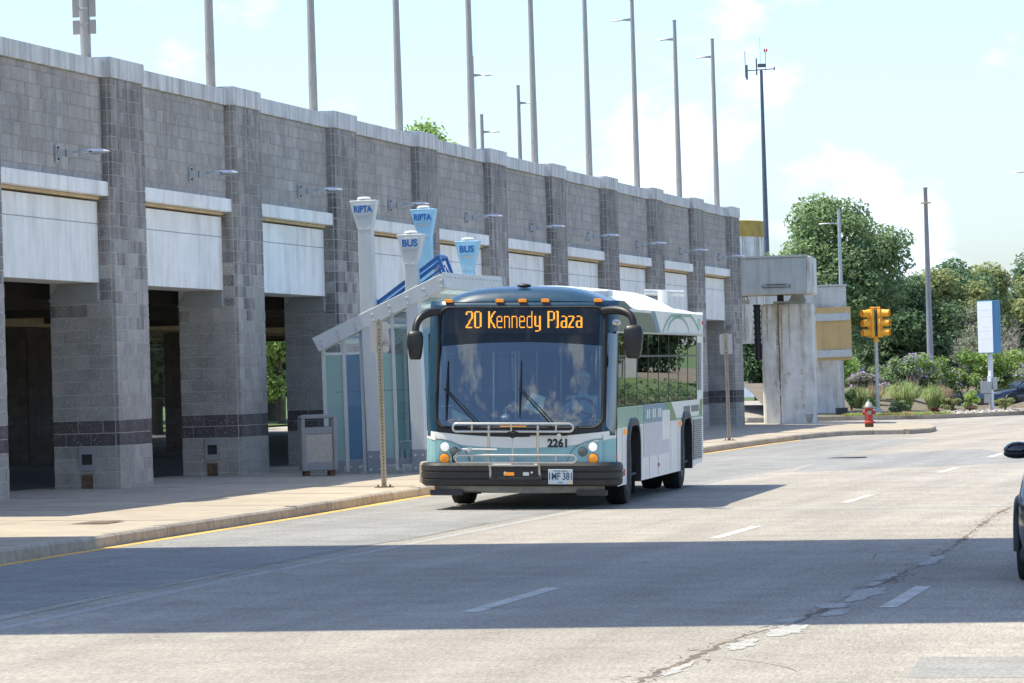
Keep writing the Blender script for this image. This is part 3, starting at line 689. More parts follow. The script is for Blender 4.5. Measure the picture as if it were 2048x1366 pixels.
# end infill panels, back wall, rails
def pane(x0, x1, y, z0, z1, g): MB().box(x0, x1, y - .005, y + .005, z0, z1).build('pane', g, SH)
for y in (.0, LEN):
    for x, zt in ((-1.24, 2.2), (-.88, 2.36), (-.575, 2.48)): MB().box(x - .03, x + .03, y - .03, y + .03, .06, zt).build('mullion', m_shel, SH, bevel=.004)
    for x, zt in ((-.02, 2.72),): MB().box(x - .025, x + .025, y - .03, y + .03, .06, zt).build('mullion', m_shel, SH, bevel=.004)
    pane(-1.205, -.915, y, .26, 2.05, g_pale); pane(-.845, -.61, y, .26, 2.05, g_blue)
    pane(-.235, -.05, y, .26, 2.05, g_pale); pane(.01, .26, y, .26, 2.5, g_clear)
    MB().box(-1.24, -.50, y - .025, y + .025, .16, .25).build('bottom_rail', m_shelbase, SH); MB().box(-.23, .27, y - .025, y + .025, .16, .25).build('bottom_rail', m_shelbase, SH)
    for x in (-1.05, -.75): MB().box(x - .05, x + .05, y - .04, y + .04, 0, .17).build('foot', m_shelbase, SH)
for i in range(4):
    y0, y1 = .06 + i * 1.22, 1.24 + i * 1.22
    MB().box(-1.255, -1.245, y0 + .03, y1 - .03, .26, 2.0).build('pane', g_pale if i != 1 else g_blue, SH)
    MB().box(-1.28, -1.22, y1 - .03, y1 + .03, .06, 2.1).build('mullion', m_shel, SH)
MB().box(-1.275, -1.225, .0, LEN, .16, .25).build('bottom_rail', m_shelbase, SH)
MB().box(-1.275, -1.225, .0, LEN, 2.02, 2.10).build('top_rail', m_shel, SH)
m_line = M('manifestation_dots', (.08, .12, .16), .6, var=.0)
for x0, x1 in ((-1.05, -.62), (-.23, .25)):
    dl = MB(); x = x0
    while x < x1: dl.box(x, x + .022, -.009, -.0055, 1.41, 1.425); x += .034
    dl.build('dotted_line', m_line, SH, fix=False, kind='stuff')
# bench inside
BN = thing('bench', 'white trestle bench standing inside the bus shelter', 'bench', (sx_, sy_, sz_), (0, 0, R(-AZ)))
for y in (.75, 2.1, 3.5):
    MB().prism([(-.16, .40), (.14, .40), (.16, .50), (-.18, .50)], 1, y - .04, y + .04).build('leg_head', m_shel, BN)
    for sg in (-1, 1): MB().prism([(sg * .09, .40), (sg * .13, .40), (sg * .11, 0), (sg * .07, 0)], 1, y - .03, y + .03).build('leg', m_shel, BN)
for x in (-.13, -.02, .09): MB().box(x - .045, x + .045, .7, 3.55, .505, .535).build('seat_slat', m_shel, BN, bevel=.006)
# ------------------------------------------------------------------ city bus (local frame: x to the picture's right, y towards the rear, z up)
m_bwhite = M('bus_white', (0.84, 0.85, 0.83), .36, var=.04, scale=2, coat=.08, stain=(.66, .64, .60), stain_amt=.35); m_bteal = M('bus_teal', (0.27, 0.50, 0.53), .28, var=.02, coat=.4)
m_bblue = M('bus_dark_blue', (0.010, 0.050, 0.095), .3, var=.05, coat=.25); m_bgreen = M('bus_sea_green', (0.22, 0.46, 0.40), .3, var=.03, coat=.3)
m_bgreen2 = M('bus_leaf_green', (0.12, 0.27, 0.12), .3, var=.03, coat=.3); m_bolive = M('bus_grey_panel', (0.10, 0.12, 0.11), .3, var=.05, coat=.3)
m_bsky = M('bus_mid_blue', (0.10, 0.27, 0.46), .3, var=.03, coat=.3); m_bumper = M('bumper_rubber', (0.026, 0.026, 0.028), .58, var=.12, scale=8)
m_chrome = M('rack_steel', (0.60, 0.59, 0.56), .34, .85, var=0); m_amber = M('amber_lens', (0.85, 0.30, 0.02), .25, var=.05, emis=(1, .35, .02), estr=.12)
m_headl = M('headlamp_lit', (0.9, 0.9, 0.88), .1, emis=(1, .97, .9), estr=.16); m_fog = M('fog_lens', (.12, .14, .15), .12, var=.2, scale=60)
m_led = M('amber_leds', (0.9, 0.4, 0.02), .4, var=0, emis=(1, .40, .02), estr=.75); m_dark = M('interior_black', (0.014, 0.014, 0.016), .7, var=.1)
m_int = M('interior_grey', (0.045, 0.05, 0.055), .7, var=.1); m_seatf = M('seat_fabric', (0.02, 0.035, 0.07), .85, var=.15); m_white = M('white_plastic', (.75, .77, .75), .5)
m_adpale = M('advert_pale', (0.60, 0.59, 0.66), .35, var=.10, scale=3); m_tyre = M('tyre', (0.020, 0.020, 0.021), .8, var=.15, bump=.25, bscale=30)
m_rim = M('wheel_rim', (0.45, 0.46, 0.48), .35, .8, var=.12); m_grille = M('vent_slats', (0.40, 0.41, 0.41), .5, .3); m_red = M('red_lens', (.6, .02, .02), .25)
g_wind = glass('windscreen_glass', (0.60, 0.74, 0.74), .12); g_disp = glass('display_glass', (0.75, 0.78, 0.78), .012); g_side = glass('side_glass', (0.16, 0.18, 0.18), .17); g_drv = glass('driver_glass', (0.66, 0.72, 0.70), .10); g_plate = M('plate_white', (.62, .70, .74), .5, var=.03)
m_num = M('black_letters', (.02, .02, .025), .5, var=0); m_pblue = M('plate_blue', (.03, .06, .16), .5, var=0); m_under = M('underbody_grey', (.25, .24, .22), .7, .2, var=.2, scale=6)

YAW = 8.0; BL_ = 12.2
fx, fy = 0.02, 61.15
BUS = thing('city_bus', 'white and teal city bus with amber 20 Kennedy Plaza display', 'bus', (fx, fy, gz(fx)), (0, R(1.55), R(-YAW)))
HW = 1.285
def fplan(x):
    ax = abs(x); y = .05 * (ax / 1.1) ** 2
    if ax > 1.03: d = min(.252, ax - 1.03); y += .255 - math.sqrt(max(0, .255 ** 2 - d ** 2))
    return y
def frake(z):
    if z < 1.1: return .02 * max(0, (z - .6) / .5)
    if z < 2.74: return .02 + .33 * ((z - 1.1) / 1.64) ** 1.05
    return .35 + (z - 2.74) * .8
def FS(x, z, o=0.0): return (x, frake(z) + fplan(x) + o, z)
def fpatch(name, x0, x1, zlo, zhi, mat, o=0.0, nx=24, nz=6, parent=None):
    f0 = zlo if callable(zlo) else (lambda x: zlo); f1 = zhi if callable(zhi) else (lambda x: zhi)
    b = MB(); b.grid(lambda u, v: FS(x0 + (x1 - x0) * u, f0(x0 + (x1 - x0) * u) + (f1(x0 + (x1 - x0) * u) - f0(x0 + (x1 - x0) * u)) * v, o), nx, nz)
    return b.build(name, mat, parent or BUS, smooth=50)
def rrect(w, z0, z1, r, n=7):
    pts = []
    for cx, cz, a0 in ((w - r, z1 - r, 0), (-w + r, z1 - r, 90), (-w + r, z0 + r, 180), (w - r, z0 + r, 270)):
        for i in range(n): a = R(a0 + 90 * i / (n - 1)); pts.append((cx + r * math.cos(a), cz + r * math.sin(a)))
    out = []
    for (a, b), (c, d) in zip(pts, pts[1:] + pts[:1]):
        k = max(1, int(math.hypot(c - a, d - b) / .14))
        for i in range(k): out.append((a + (c - a) * i / k, b + (d - b) * i / k))
    return out
WZ0, WZ1, WW = 1.10, 2.71, 1.125
# pillars and header (dark blue), lower mask (white, black, teal)
fpatch('header', -HW, HW, 2.695, 2.80, m_bblue, .012)
for sg in (-1, 1): fpatch('pillar', sg * 1.06, sg * HW, .99 if sg < 0 else .99, 2.66, m_bblue, .012, 8, 14)
fpatch('sill', -1.10, 1.10, .94, 1.17, m_dark, .014)
lower = fpatch('front_panel', -HW, HW, .58, 1.03, m_bteal, .012, 30, 6)
uu = lambda x: max(0, 1 - (x / 1.24) ** 2)
fpatch('white_band', -HW, HW, lambda x: .955 - .130 * uu(x) ** .8, lambda x: 1.055 - .085 * uu(x), m_bwhite, .004, 30, 3)
fpatch('black_grille', -1.12, 1.12, lambda x: 1.06 - .085 * uu(x), lambda x: 1.12, m_black, .002, 30, 2)
for sg in (-1, 1):      # raised headlamp pods
    pts = [(sg * (1.13 - .47 * math.cos(R(a))), .60 + .345 * math.sin(R(a)) ** .9) for a in range(0, 91, 10)] + [(sg * 1.13, .60)]
    b = MB(); k = [FS(x, z, -.006) for x, z in pts]; b.poly(k); b.build('headlamp_panel', m_bteal, BUS)
    b = MB(); b.tube([FS(x, z, -.006) for x, z in pts[:-1]], .004, 4); b.build('panel_gap', m_black, BUS)
    b = MB(); b.tube([FS(sg * 1.13, z, -.004) for z in (.60, .8, 1.0)], .003, 4); b.build('panel_gap', m_black, BUS)
    for nm, x, z, r, mm in (('headlight', 1.0, .84, .050, m_headl), ('turn_signal', 1.005, .685, .056, m_amber), ('fog_light', .865, .775, .052, m_fog)):
        p = FS(sg * x, z, -.006)
        o = MB().lathe([(r + .008, .02), (r + .008, -.010), (r, -.014), (r * .7, -.020), (.004, -.024)], 20, p, ax=1).build(nm, mm, BUS, smooth=40)
        MB().lathe([(r + .012, .02), (r + .012, -.004), (r + .006, -.006)], 20, p, ax=1).build('bezel', m_chrome if nm == 'headlight' else m_black, o, smooth=40)
        if nm == 'turn_signal':
            d = MB()
            for i in range(12):
                a = i * 2.4; q = .012 * math.sqrt(i + .5); d.lathe([(.0055, 0), (.004, -.004), (.001, -.005)], 6, (p[0] + q * math.cos(a), p[1] - .024, p[2] + q * math.sin(a)), ax=1)
            d.build('led_dots', m_rust, o, fix=False, kind='stuff')
    MB().cbox((sg * (HW + .002), .42, .70), (.012, .07, .06)).build('marker_lamp', m_amber, BUS)
# windscreen: gasket ring, two glass panes, display behind
inn, out_ = rrect(WW - .02, WZ0 + .01, WZ1 - .01, .15), None
ring = MB(); n = len(inn)
o2 = [(x * 1.045 if True else x, (z - 1.905) * 1.035 + 1.905) for x, z in inn]
ring.loft([[FS(x, z, -.004) for x, z in inn], [FS(x, z, -.024) for x, z in [((a + c) / 2, (b + d) / 2) for (a, b), (c, d) in zip(inn, o2)]], [FS(x, z, .0) for x, z in o2]], True, False, False)
ring.build('windscreen_gasket', m_rubber, BUS, smooth=60)
def wind(u, v):
    z = WZ0 + (WZ1 - WZ0) * v; r = .14; dz = min(z - WZ0, WZ1 - z); w = WW - .005
    if dz < r: w -= r - math.sqrt(max(0, r * r - (r - dz) ** 2))
    return FS((2 * u - 1) * w, z, .004)
zsp = (2.185 - WZ0) / (WZ1 - WZ0)
def arc(u): return zsp + .035 * (1 - (2 * u - 1) ** 2)
MB().grid(lambda u, v: wind(u, v * arc(u)), 30, 22).build('windscreen', g_wind, BUS, smooth=60)
MB().grid(lambda u, v: wind(u, arc(u) + (1 - arc(u)) * v), 30, 12).build('display_window', g_disp, BUS, smooth=60)
MB().box(-1.06, 1.06, .425, .62, 2.36, 2.72).build('display_box', m_dark, BUS)
MB().box(-1.10, 1.10, .52, .60, 2.12, 2.36).build('sun_visor', m_dark, BUS)
# LED matrix lettering, drawn with strokes on a dot grid
GL = {'2': (7, [(0, 11, 1, 13), (1, 13, 5, 13), (5, 13, 6, 11), (6, 11, 6, 8), (6, 8, 0, 1), (0, 0, 6, 0), (0, 1, 0, 0)]),
      '0': (7, [(1, 13, 5, 13), (1, 0, 5, 0), (0, 1, 0, 12), (6, 1, 6, 12)]), 'K': (7, [(0, 0, 0, 13), (0, 6, 6, 13), (1, 7, 6, 0)]),
      'e': (6, [(0, 1, 0, 8), (1, 9, 4, 9), (5, 8, 5, 5), (0, 5, 5, 5), (1, 0, 5, 0)]), 'n': (6, [(0, 0, 0, 9), (1, 9, 4, 9), (5, 8, 5, 0)]),
      'd': (6, [(5, 0, 5, 13), (1, 9, 5, 9), (1, 0, 5, 0), (0, 1, 0, 8)]), 'y': (6, [(0, 2, 0, 9), (1, 1, 4, 1), (5, -2, 5, 9), (1, -3, 4, -3)]),
      'P': (7, [(0, 0, 0, 13), (0, 13, 5, 13), (6, 12, 6, 7), (0, 6, 5, 6)]), 'l': (3, [(1, 0, 1, 13), (0, 13, 1, 13), (0, 0, 2, 0)]),
      'a': (6, [(1, 9, 4, 9), (5, 8, 5, 0), (1, 5, 5, 5), (0, 1, 0, 4), (1, 0, 5, 0)]), 'z': (6, [(0, 9, 5, 9), (5, 8, 0, 1), (0, 0, 5, 0)]), ' ': (4, [])}
txt = '20 Kennedy Plaza'; dots = set(); cx = 0
for ch in txt:
    w, st = GL[ch]
    for x0, y0, x1, y1 in st:
        k = max(abs(x1 - x0), abs(y1 - y0), 1)
        for i in range(k + 1):
            px_, py_ = round(x0 + (x1 - x0) * i / k), round(y0 + (y1 - y0) * i / k)
            dots.add((cx + px_, py_)); dots.add((cx + px_ + (0 if abs(y1 - y0) < 1 else 0), py_))
            if abs(y1 - y0) > 1: dots.add((cx + px_ + 1, py_)) if ch not in 'ende' else None
    cx += w + 2
pitch_x, pitch_z = 1.60 / cx, .0162
led = MB()
for dx, dz in dots:
    x = -.77 + dx * pitch_x; z = 2.435 + dz * pitch_z
    led.quad((x, .418, z), (x + pitch_x * .86, .418, z), (x + pitch_x * .86, .418, z + pitch_z * .88), (x, .418, z + pitch_z * .88))
led.build('display_text', m_led, BUS, fix=False)
# bumper: swept profile round the front corners
path = []
for i in range(41):
    x = -1.30 + 2.60 * i / 40; path.append((x, fplan(x * .985) - .06))
path = [(-1.305, .52), (-1.305, .40)] + path + [(1.305, .40), (1.305, .52)]
prof = [(0, .315), (-.035, .34), (-.045, .40), (-.030, .408), (-.030, .416), (-.045, .424), (-.048, .50), (-.033, .508), (-.033, .516), (-.048, .524), (-.045, .59), (-.02, .625), (.06, .635)]
bp = MB(); rings = []
for i, (x, y) in enumerate(path):
    a, b = path[max(0, i - 1)], path[min(len(path) - 1, i + 1)]; t = Vector((b[0] - a[0], b[1] - a[1])).normalized(); nx_, ny_ = t.y, -t.x
    rings.append([(x - nx_ * -o if False else x + nx_ * -o, y + ny_ * -o, z) for o, z in prof])
bp.loft(rings, False); bp.build('bumper', m_bumper, BUS, smooth=30)
for x in (-.78, .78): MB().box(x - .004, x + .004, -.055, -.02, .33, .62).build('bumper_seam', m_black, BUS)
vl = MB(); vl.loft([[(x, fplan(x) + .02, .315), (x, fplan(x) + .05, .24 - .02 * math.sin(x * 2 + 1)), (x, fplan(x) + .16, .22)] for x in [-1.15 + 2.3 * i / 16 for i in range(17)]], False); vl.build('valance', m_under, BUS)
for x, w in ((-.98, .22), (.98, .2)): MB().box(x - w, x + w, .03, .2, .19, .26).build('tow_bracket', m_darksteel, BUS)
# number plate, fleet number
pl = MB().box(.42, .75, -.128, -.118, .345, .545).build('number_plate', g_plate, BUS, bevel=.004)
text_obj('plate_number', '1MF 381', .135, m_pblue, pl, (.585, -.130, .445), (R(90), 0, 0), depth=.001, bold=.002, sx=.72)
text_obj('plate_state', 'Rhode Island', .036, m_pblue, pl, (.585, -.130, .522), (R(90), 0, 0), depth=.001)
text_obj('plate_type', 'JITNEY', .024, m_pblue, pl, (.585, -.130, .365), (R(90), 0, 0), depth=.001)
MB().box(.70, .735, -.131, -.1285, .352, .378).build('plate_sticker', m_amber, pl)
text_obj('fleet_number', '2261', .15, m_num, BUS, (.535, frake(.89) + fplan(.535) - .004, .885), (R(90), 0, R(2.5)), depth=.002, bold=.006, sx=.95)

# clearance lights, roof cap
for x in (-1.0, -.30, .01, .32, 1.03): MB().prism([(-.055, -.02), (.055, -.02), (.05, .025), (-.05, .025)], 1, -.03, .03).build('clearance_light', m_amber, BUS, loc=(x, frake(2.79) + fplan(x) - .012, 2.80), bevel=.006)
def roof_z(x, crown): return 2.70 + crown * (1 - min(1, abs(x) / HW) ** 3.2)
cp_ = MB(); xsn = 28
def caprow(v):
    y_add, crown = [(0.0, .10), (.05, .19), (.16, .255), (.40, .295), (.9, .31), (1.6, .30), (1.95, .25), (2.05, .16)][v]
    row = []
    for i in range(xsn + 1):
        x = -HW + 2 * HW * i / xsn
        row.append((x, frake(2.79) + fplan(x) + y_add - .0, max(2.70, roof_z(x, crown) if v else 2.79 - .05 * (abs(x) / HW) ** 8)))
    return row
cp_.loft([caprow(v) for v in range(8)], False); cp_.build('roof_cap', m_bblue, BUS, smooth=50)
for sg in (-1, 1): MB().prism([(.64, 2.64), (2.25, 2.64), (2.15, 2.72), (1.3, 2.80), (.68, 2.80)], 0, sg * (HW - .03), sg * (HW - .002)).build('cap_cheek', m_bblue, BUS)
MB().ellipsoid((.0, .62, 3.005), (.10, .06, .03), 14, 6).build('cap_vent', m_black, BUS, smooth=60)
# body sides with wheel arches
WF, WR, AR = 2.28, 9.45, .64
def arch(c):
    return [(c - AR, .30), (c - AR, .78), (c - AR * .86, .98), (c - AR * .55, 1.09), (c + AR * .55, 1.09), (c + AR * .86, .98), (c + AR, .78), (c + AR, .30)]
side = [(.40, .30)] + arch(WF) + arch(WR) + [(BL_ - .25, .36), (BL_, .50), (BL_, 2.62), (BL_ - .05, 2.70), (.40, 2.70), (.36, 1.2)]
for sg in (-1, 1):
    b = MB(); k = [(sg * HW, y, z) for y, z in (side if sg > 0 else side)]
    win = [(.60, 1.36), (11.15, 1.36), (11.15, 2.36), (.60, 2.36)]
    # split the side in bands so that the window band stays open
    lo = [(y, z) for y, z in side if z <= 1.21]
    b.poly([(sg * HW, y, z) for y, z in [(.40, .30)] + arch(WF) + arch(WR) + [(BL_ - .25, .36), (BL_, .50), (BL_, 1.36), (.40, 1.36)]])
    b.quad((sg * HW, .60, 2.36), (sg * HW, BL_, 2.36), (sg * HW, BL_, 2.70), (sg * HW, .68, 2.70)); b.quad((sg * HW, 11.15, 1.36), (sg * HW, BL_, 1.36), (sg * HW, BL_, 2.36), (sg * HW, 11.15, 2.36))
    b.build('side_panel', m_bwhite, BUS, fix=False)
    for c in (WF, WR):
        t = MB(); A_ = arch(c); rr_ = []
        for (y, z) in A_:
            dy = (y - c); k = 1.12
            rr_.append([(sg * (HW - .25), y, z), (sg * (HW + .035), y, z), (sg * (HW + .035), c + dy * 1.10, z + (.07 if z > .5 else 0)), (sg * HW, c + dy * 1.17, z + (.11 if z > .5 else 0))])
        t.loft(rr_, False); t.build('wheel_arch_trim', m_bumper, BUS, smooth=35)
# livery sheets on the visible side
def livery(name, pts, mat, o=.004): MB().prism(pts, 0, HW + .001, HW + o).build(name, mat, BUS)
livery('belt_green', [(.42, 1.08), (4.6, 1.10), (4.6, 1.355), (.42, 1.355)], m_bgreen)
livery('belt_pale', [(7.6, 1.10), (BL_ - .02, 1.10), (BL_ - .02, 1.355), (7.0, 1.355)], m_bteal) if False else livery('belt_pale', [(8.1, 1.11), (BL_ - .7, 1.11), (BL_ - .7, 1.355), (7.3, 1.355)], m_bwhite)
livery('belt_leaf', [(6.9, 1.08), (8.1, 1.08), (7.3, 1.355), (6.5, 1.355)], m_bgreen2)
livery('rear_stripe', [(BL_ - .7, 1.10), (BL_ - .25, 1.10), (BL_ - .1, 1.355), (BL_ - .5, 1.355)], m_bgreen2)
livery('belt_edge', [(8.1, 1.08), (BL_ - .02, 1.08), (BL_ - .02, 1.105), (8.1, 1.105)], m_bgreen, .005)
livery('advert_blue', [(3.55, 1.10), (6.5, 1.10), (6.5, 1.355), (3.55, 1.355)], m_bsky, .007)
livery('advert_pale', [(3.55, .62), (7.0, .62), (7.0, 1.095), (3.55, 1.095)], m_adpale, .007)
livery('advert_card', [(6.0, .82), (7.05, .82), (7.05, 1.25), (6.0, 1.25)], m_bwhite, .010)
livery('roof_dark', [(.66, 2.375), (5.4, 2.375), (4.6, 2.66), (.7, 2.66)], m_bolive)
livery('roof_stripe', [(5.4, 2.375), (5.9, 2.375), (5.1, 2.69), (4.6, 2.69)], m_bsky)
for c, rr_, z0 in ((8.4, 1.6, 2.36), (8.9, 3.1, 2.1)):
    b = MB(); pts = [(c + rr_ * math.cos(R(a)), z0 + rr_ * .17 * math.sin(R(a)) * (1 if rr_ < 2 else 1.2)) for a in range(8, 173, 8)]
    pts = [p for p in pts if 2.38 < p[1] < 2.68]
    if len(pts) > 2: b.loft([[(HW + .004, y, z + .022), (HW + .004, y, z - .022)] for y, z in pts], False); b.build('livery_arc', m_bgreen, BUS, fix=False)
livery('fleet_emblem', [(11.35, 2.46), (11.75, 2.46), (11.75, 2.63), (11.35, 2.63)], m_bgreen)
livery('fleet_emblem', [(11.5, 2.46), (11.62, 2.46), (11.56, 2.63), (11.46, 2.63)], m_bwhite, .006)
for i in range(14):     # the small contact lettering is too small to read: short dark strokes
    if i in (6,): continue
    MB().box(HW + .005, HW + .007, 9.1 + i * .17, 9.1 + i * .17 + .10, 1.175, 1.275).build('small_lettering', m_num, BUS)
for i in range(9): MB().box(HW + .0085, HW + .010, 3.7 + i * .25, 3.7 + i * .25 + .16, 1.16, 1.29).build('advert_lettering', m_bwhite if i % 3 else m_bteal, BUS)
for y in (1.28, 8.55): MB().cbox((HW + .012, y, 1.02), (.03, .13, .07)).build('marker_lamp', m_amber, BUS, bevel=.006)
MB().cbox((HW + .008, 5.55, .47), (.016, .08, .05)).build('side_reflector', m_red, BUS)
MB().cbox((HW + .008, 1.15, .47), (.016, .04, .09)).build('side_reflector', m_red, BUS)
MB().cbox((HW + .008, BL_ - .12, 2.57), (.02, .05, .05)).build('side_reflector', m_red, BUS)
for y in (.98, 3.3, 4.35, 5.5, 7.25, 8.3, 10.45, 11.95): MB().box(HW + .0005, HW + .0025, y - .006, y + .006, .33, 1.07).build('panel_gap', m_under, BUS) if not (WF - AR - .1 < y < WF + AR + .1) else None
for z0, z1, y0, y1, nn in ((.42, 1.05, 10.55, 11.9, 20), (1.5, 2.25, 11.3, 11.85, 26)):
    vent = MB().box(HW + .001, HW + .004, y0, y1, z0, z1).build('vent', m_darksteel, BUS)
    for i in range(nn): z = z0 + (z1 - z0) * (i + .5) / nn; MB().box(HW + .004, HW + .016, y0 + .02, y1 - .02, z - (z1 - z0) / nn * .3, z + (z1 - z0) / nn * .3).build('slat', m_grille, vent)
# side windows: each pane, dividers, drip rail
wins = [(.62, 1.30), (1.34, 2.75), (2.79, 4.15), (4.19, 5.55), (5.59, 6.95), (6.99, 8.35), (8.39, 9.75), (9.79, 11.13)]
for sg in (-1, 1):
    for i, (a, b_) in enumerate(wins):
        MB().quad((sg * (HW + .001), a, 1.37), (sg * (HW + .001), b_, 1.37), (sg * (HW + .001), b_, 2.04), (sg * (HW + .001), a, 2.04)).build('window_pane', g_drv if i == 0 else g_side, BUS, fix=False)
        MB().quad((sg * (HW + .001), a, 2.06), (sg * (HW + .001), b_, 2.06), (sg * (HW + .001), b_, 2.35), (sg * (HW + .001), a, 2.35)).build('window_pane', g_side, BUS, fix=False)
        MB().box(sg * HW - .012, sg * HW + .006, a, b_, 2.035, 2.062).build('transom', m_black, BUS)
    for a in [.60] + [w[1] + .02 for w in wins]: MB().box(sg * HW - .02, sg * HW + .005, a - .022, a + .022, 1.36, 2.36).build('window_post', m_black, BUS)
    MB().box(sg * HW - .01, sg * (HW) + .03 * sg if sg > 0 else sg * HW + .01, .45, BL_ - .1, 2.36, 2.385).build('drip_rail', m_chrome, BUS) if sg > 0 else None
    q = MB(); q.poly([(sg * (HW + .003), .37, 1.05), (sg * (HW + .003), .55, 1.30), (sg * (HW + .003), .60, 2.34), (sg * (HW + .003), .56, 2.34)]); q.build('quarter_window', g_drv, BUS, fix=False)
# quarter glass wraps the front corner; roof, rear, floor
MB().grid(lambda u, v: FS(1.16 + .115 * u, 1.0 + 1.36 * v + (.12 * (1 - u) * (1 - v)), .004), 5, 8).build('quarter_window', g_side, BUS, smooth=60)
rf = MB(); rows = []
for y in (1.9, 4, 7, 10, BL_ - .3, BL_ - .05, BL_):
    cr_ = .13 if y < BL_ - .1 else .03
    rows.append([(-HW + 2 * HW * i / 20, y, roof_z(-HW + 2 * HW * i / 20, cr_)) for i in range(21)])
rf.loft(rows, False); rf.build('roof', m_bwhite, BUS, smooth=50)
fa_ = MB(); rows = []
for y, k in ((2.15, .0), (2.4, .7), (3.2, .95), (7, 1), (10.4, 1), (11.2, .85), (11.6, .4), (11.7, 0)):
    rows.append([(-1.02 + 2.04 * i / 20, y, 2.72 + .34 * k * (1 - (abs(i - 10) / 10) ** 2.6)) for i in range(21)])
fa_.loft(rows, False); fa_.build('roof_fairing', m_bwhite, BUS, smooth=50)
MB().box(.55, .95, 2.3, 2.8, 2.86, 2.97).build('roof_hatch', m_bwhite, BUS, bevel=.02)
ex = MB().tube([(.75, 11.2, 2.85), (.75, 11.2, 3.08)], .08, 12).build('exhaust_stack', m_bwhite, BUS, smooth=50)
MB().tube([(.45, 11.2, 3.05), (1.08, 11.3, 3.03)], .05, 10).build('exhaust_pipe', m_galv, BUS, smooth=50)
MB().box(-HW, HW, BL_ - .02, BL_, .45, 2.74).build('rear_panel', m_bwhite, BUS)
MB().box(-HW + .02, HW - .02, .30, 1.55, .33, .36).build('floor_pan', m_under, BUS); MB().box(-.72, .72, 1.5, BL_ - .1, .30, .36).build('floor_pan', m_under, BUS); MB().box(-HW + .02, HW - .02, 3.0, 8.7, .33, .37).build('floor_pan', m_under, BUS)
MB().tube([(-.9, .5, .30), (-.1, .5, .28)], .055, 10).build('air_tank', m_bumper, BUS, smooth=50)
for sg in (-1, 1):
    for c in (WF, WR): MB().box(sg * .72, sg * (HW - .02), c - .7, c + .7, 1.12, 1.15).build('wheel_housing', m_dark, BUS); MB().box(sg * .70, sg * .73, c - .7, c + .7, .3, 1.14).build('wheel_housing', m_dark, BUS)
# interior
MB().box(-HW + .03, HW - .03, .45, BL_ - .4, .40, .43).build('cabin_floor', m_int, BUS); MB().box(-HW + .05, HW - .05, .5, BL_ - .3, 2.62, 2.64).build('ceiling', m_int, BUS)
MB().box(-HW + .05, HW - .05, 11.2, 11.25, .4, 2.6).build('rear_bulkhead', m_int, BUS)
MB().prism([(.16, .70), (.60, .70), (.52, 1.16), (.30, 1.20), (.16, 1.12)], 0, -1.15, 1.15).build('dashboard', m_dark, BUS, bevel=.02)
for i, (y, x) in enumerate([(y, x) for y in (3.4, 4.3, 5.2, 6.1, 7.0, 7.9) for x in (-.85, .85)]):
    st = MB().box(x - .40, x + .40, y, y + .42, .83, .90).build('passenger_seat', m_seatf, BUS, bevel=.03); MB().box(x - .40, x + .40, y + .38, y + .46, .88, 1.55).build('backrest', m_seatf, st, bevel=.03)
for x, y in ((-.55, 1.5), (-.30, 1.9), (.35, 1.75), (-.45, 3.3), (.45, 3.3), (.45, 5.2), (-.45, 5.2)): MB().tube([(x, y, .42), (x, y, 2.6)], .016, 8).build('grab_pole', m_chrome, BUS, smooth=50)
for x in (-.45, .45): MB().tube([(x, 1.9, 2.3), (x, 9.5, 2.3)], .016, 8).build('grab_rail', m_chrome, BUS, smooth=50)
MB().box(.28, .31, 1.55, 2.1, .9, 2.3).build('driver_screen', m_int, BUS); MB().box(.36, 1.1, 2.05, 2.1, .42, 2.0).build('driver_partition', m_dark, BUS)
fb = MB().box(.12, .40, .62, .86, .45, 1.30).build('farebox', m_int, BUS, bevel=.02)
pw_ = MB().prism([(-.13, -.12), (.13, -.12), (.10, .12), (-.10, .12)], 1, -.02, .02).build('white_card_holder', m_white, BUS, loc=(.17, .50, 1.42), rot=(0, R(20), 0), bevel=.01); MB().box(-.07, .05, -.024, -.0205, -.12, .02).build('card_slot', m_bteal, pw_)
MB().lathe([(.05, 0), (.07, .04), (.045, .08), (.01, .09)], 14, (-.24, .45, 1.19)).build('dash_fan', m_white, BUS, smooth=40); MB().tube([(-.24, .5, 1.24), (-.24, .5, 1.36), (-.16, .5, 1.40)], .008, 6).build('fan_stalk', m_white, BUS)
MB().prism([(-.95, 1.18), (-.62, 1.18), (-.95, 1.34)], 1, .34, .36).build('dash_paper', m_white, BUS)
# steering wheel and column
sw_ = MB(); sw_.tube([(.24 * math.cos(2 * math.pi * i / 28), .24 * math.sin(2 * math.pi * i / 28), 0) for i in range(28)], .016, 8, closed=True); sw_ = sw_.build('steering_wheel', m_black, BUS, smooth=60, loc=(.70, .78, 1.33), rot=(R(38), 0, 0))
for a in (90, 210, 330): MB().tube([(0, 0, -.02), (.23 * math.cos(R(a)), .23 * math.sin(R(a)), 0)], .012, 6).build('spoke', m_black, sw_)
MB().tube([(.70, .80, 1.32), (.70, .70, .75)], .04, 8).build('steering_column', m_black, BUS)
ds = MB().box(.46, .96, 1.28, 1.75, .86, .98).build('driver_seat', m_dark, BUS, bevel=.03); MB().box(.48, .94, 1.70, 1.82, .95, 1.75).build('backrest', m_dark, ds, bevel=.04); MB().box(.58, .84, 1.35, 1.65, .43, .87).build('pedestal', m_dark, ds)
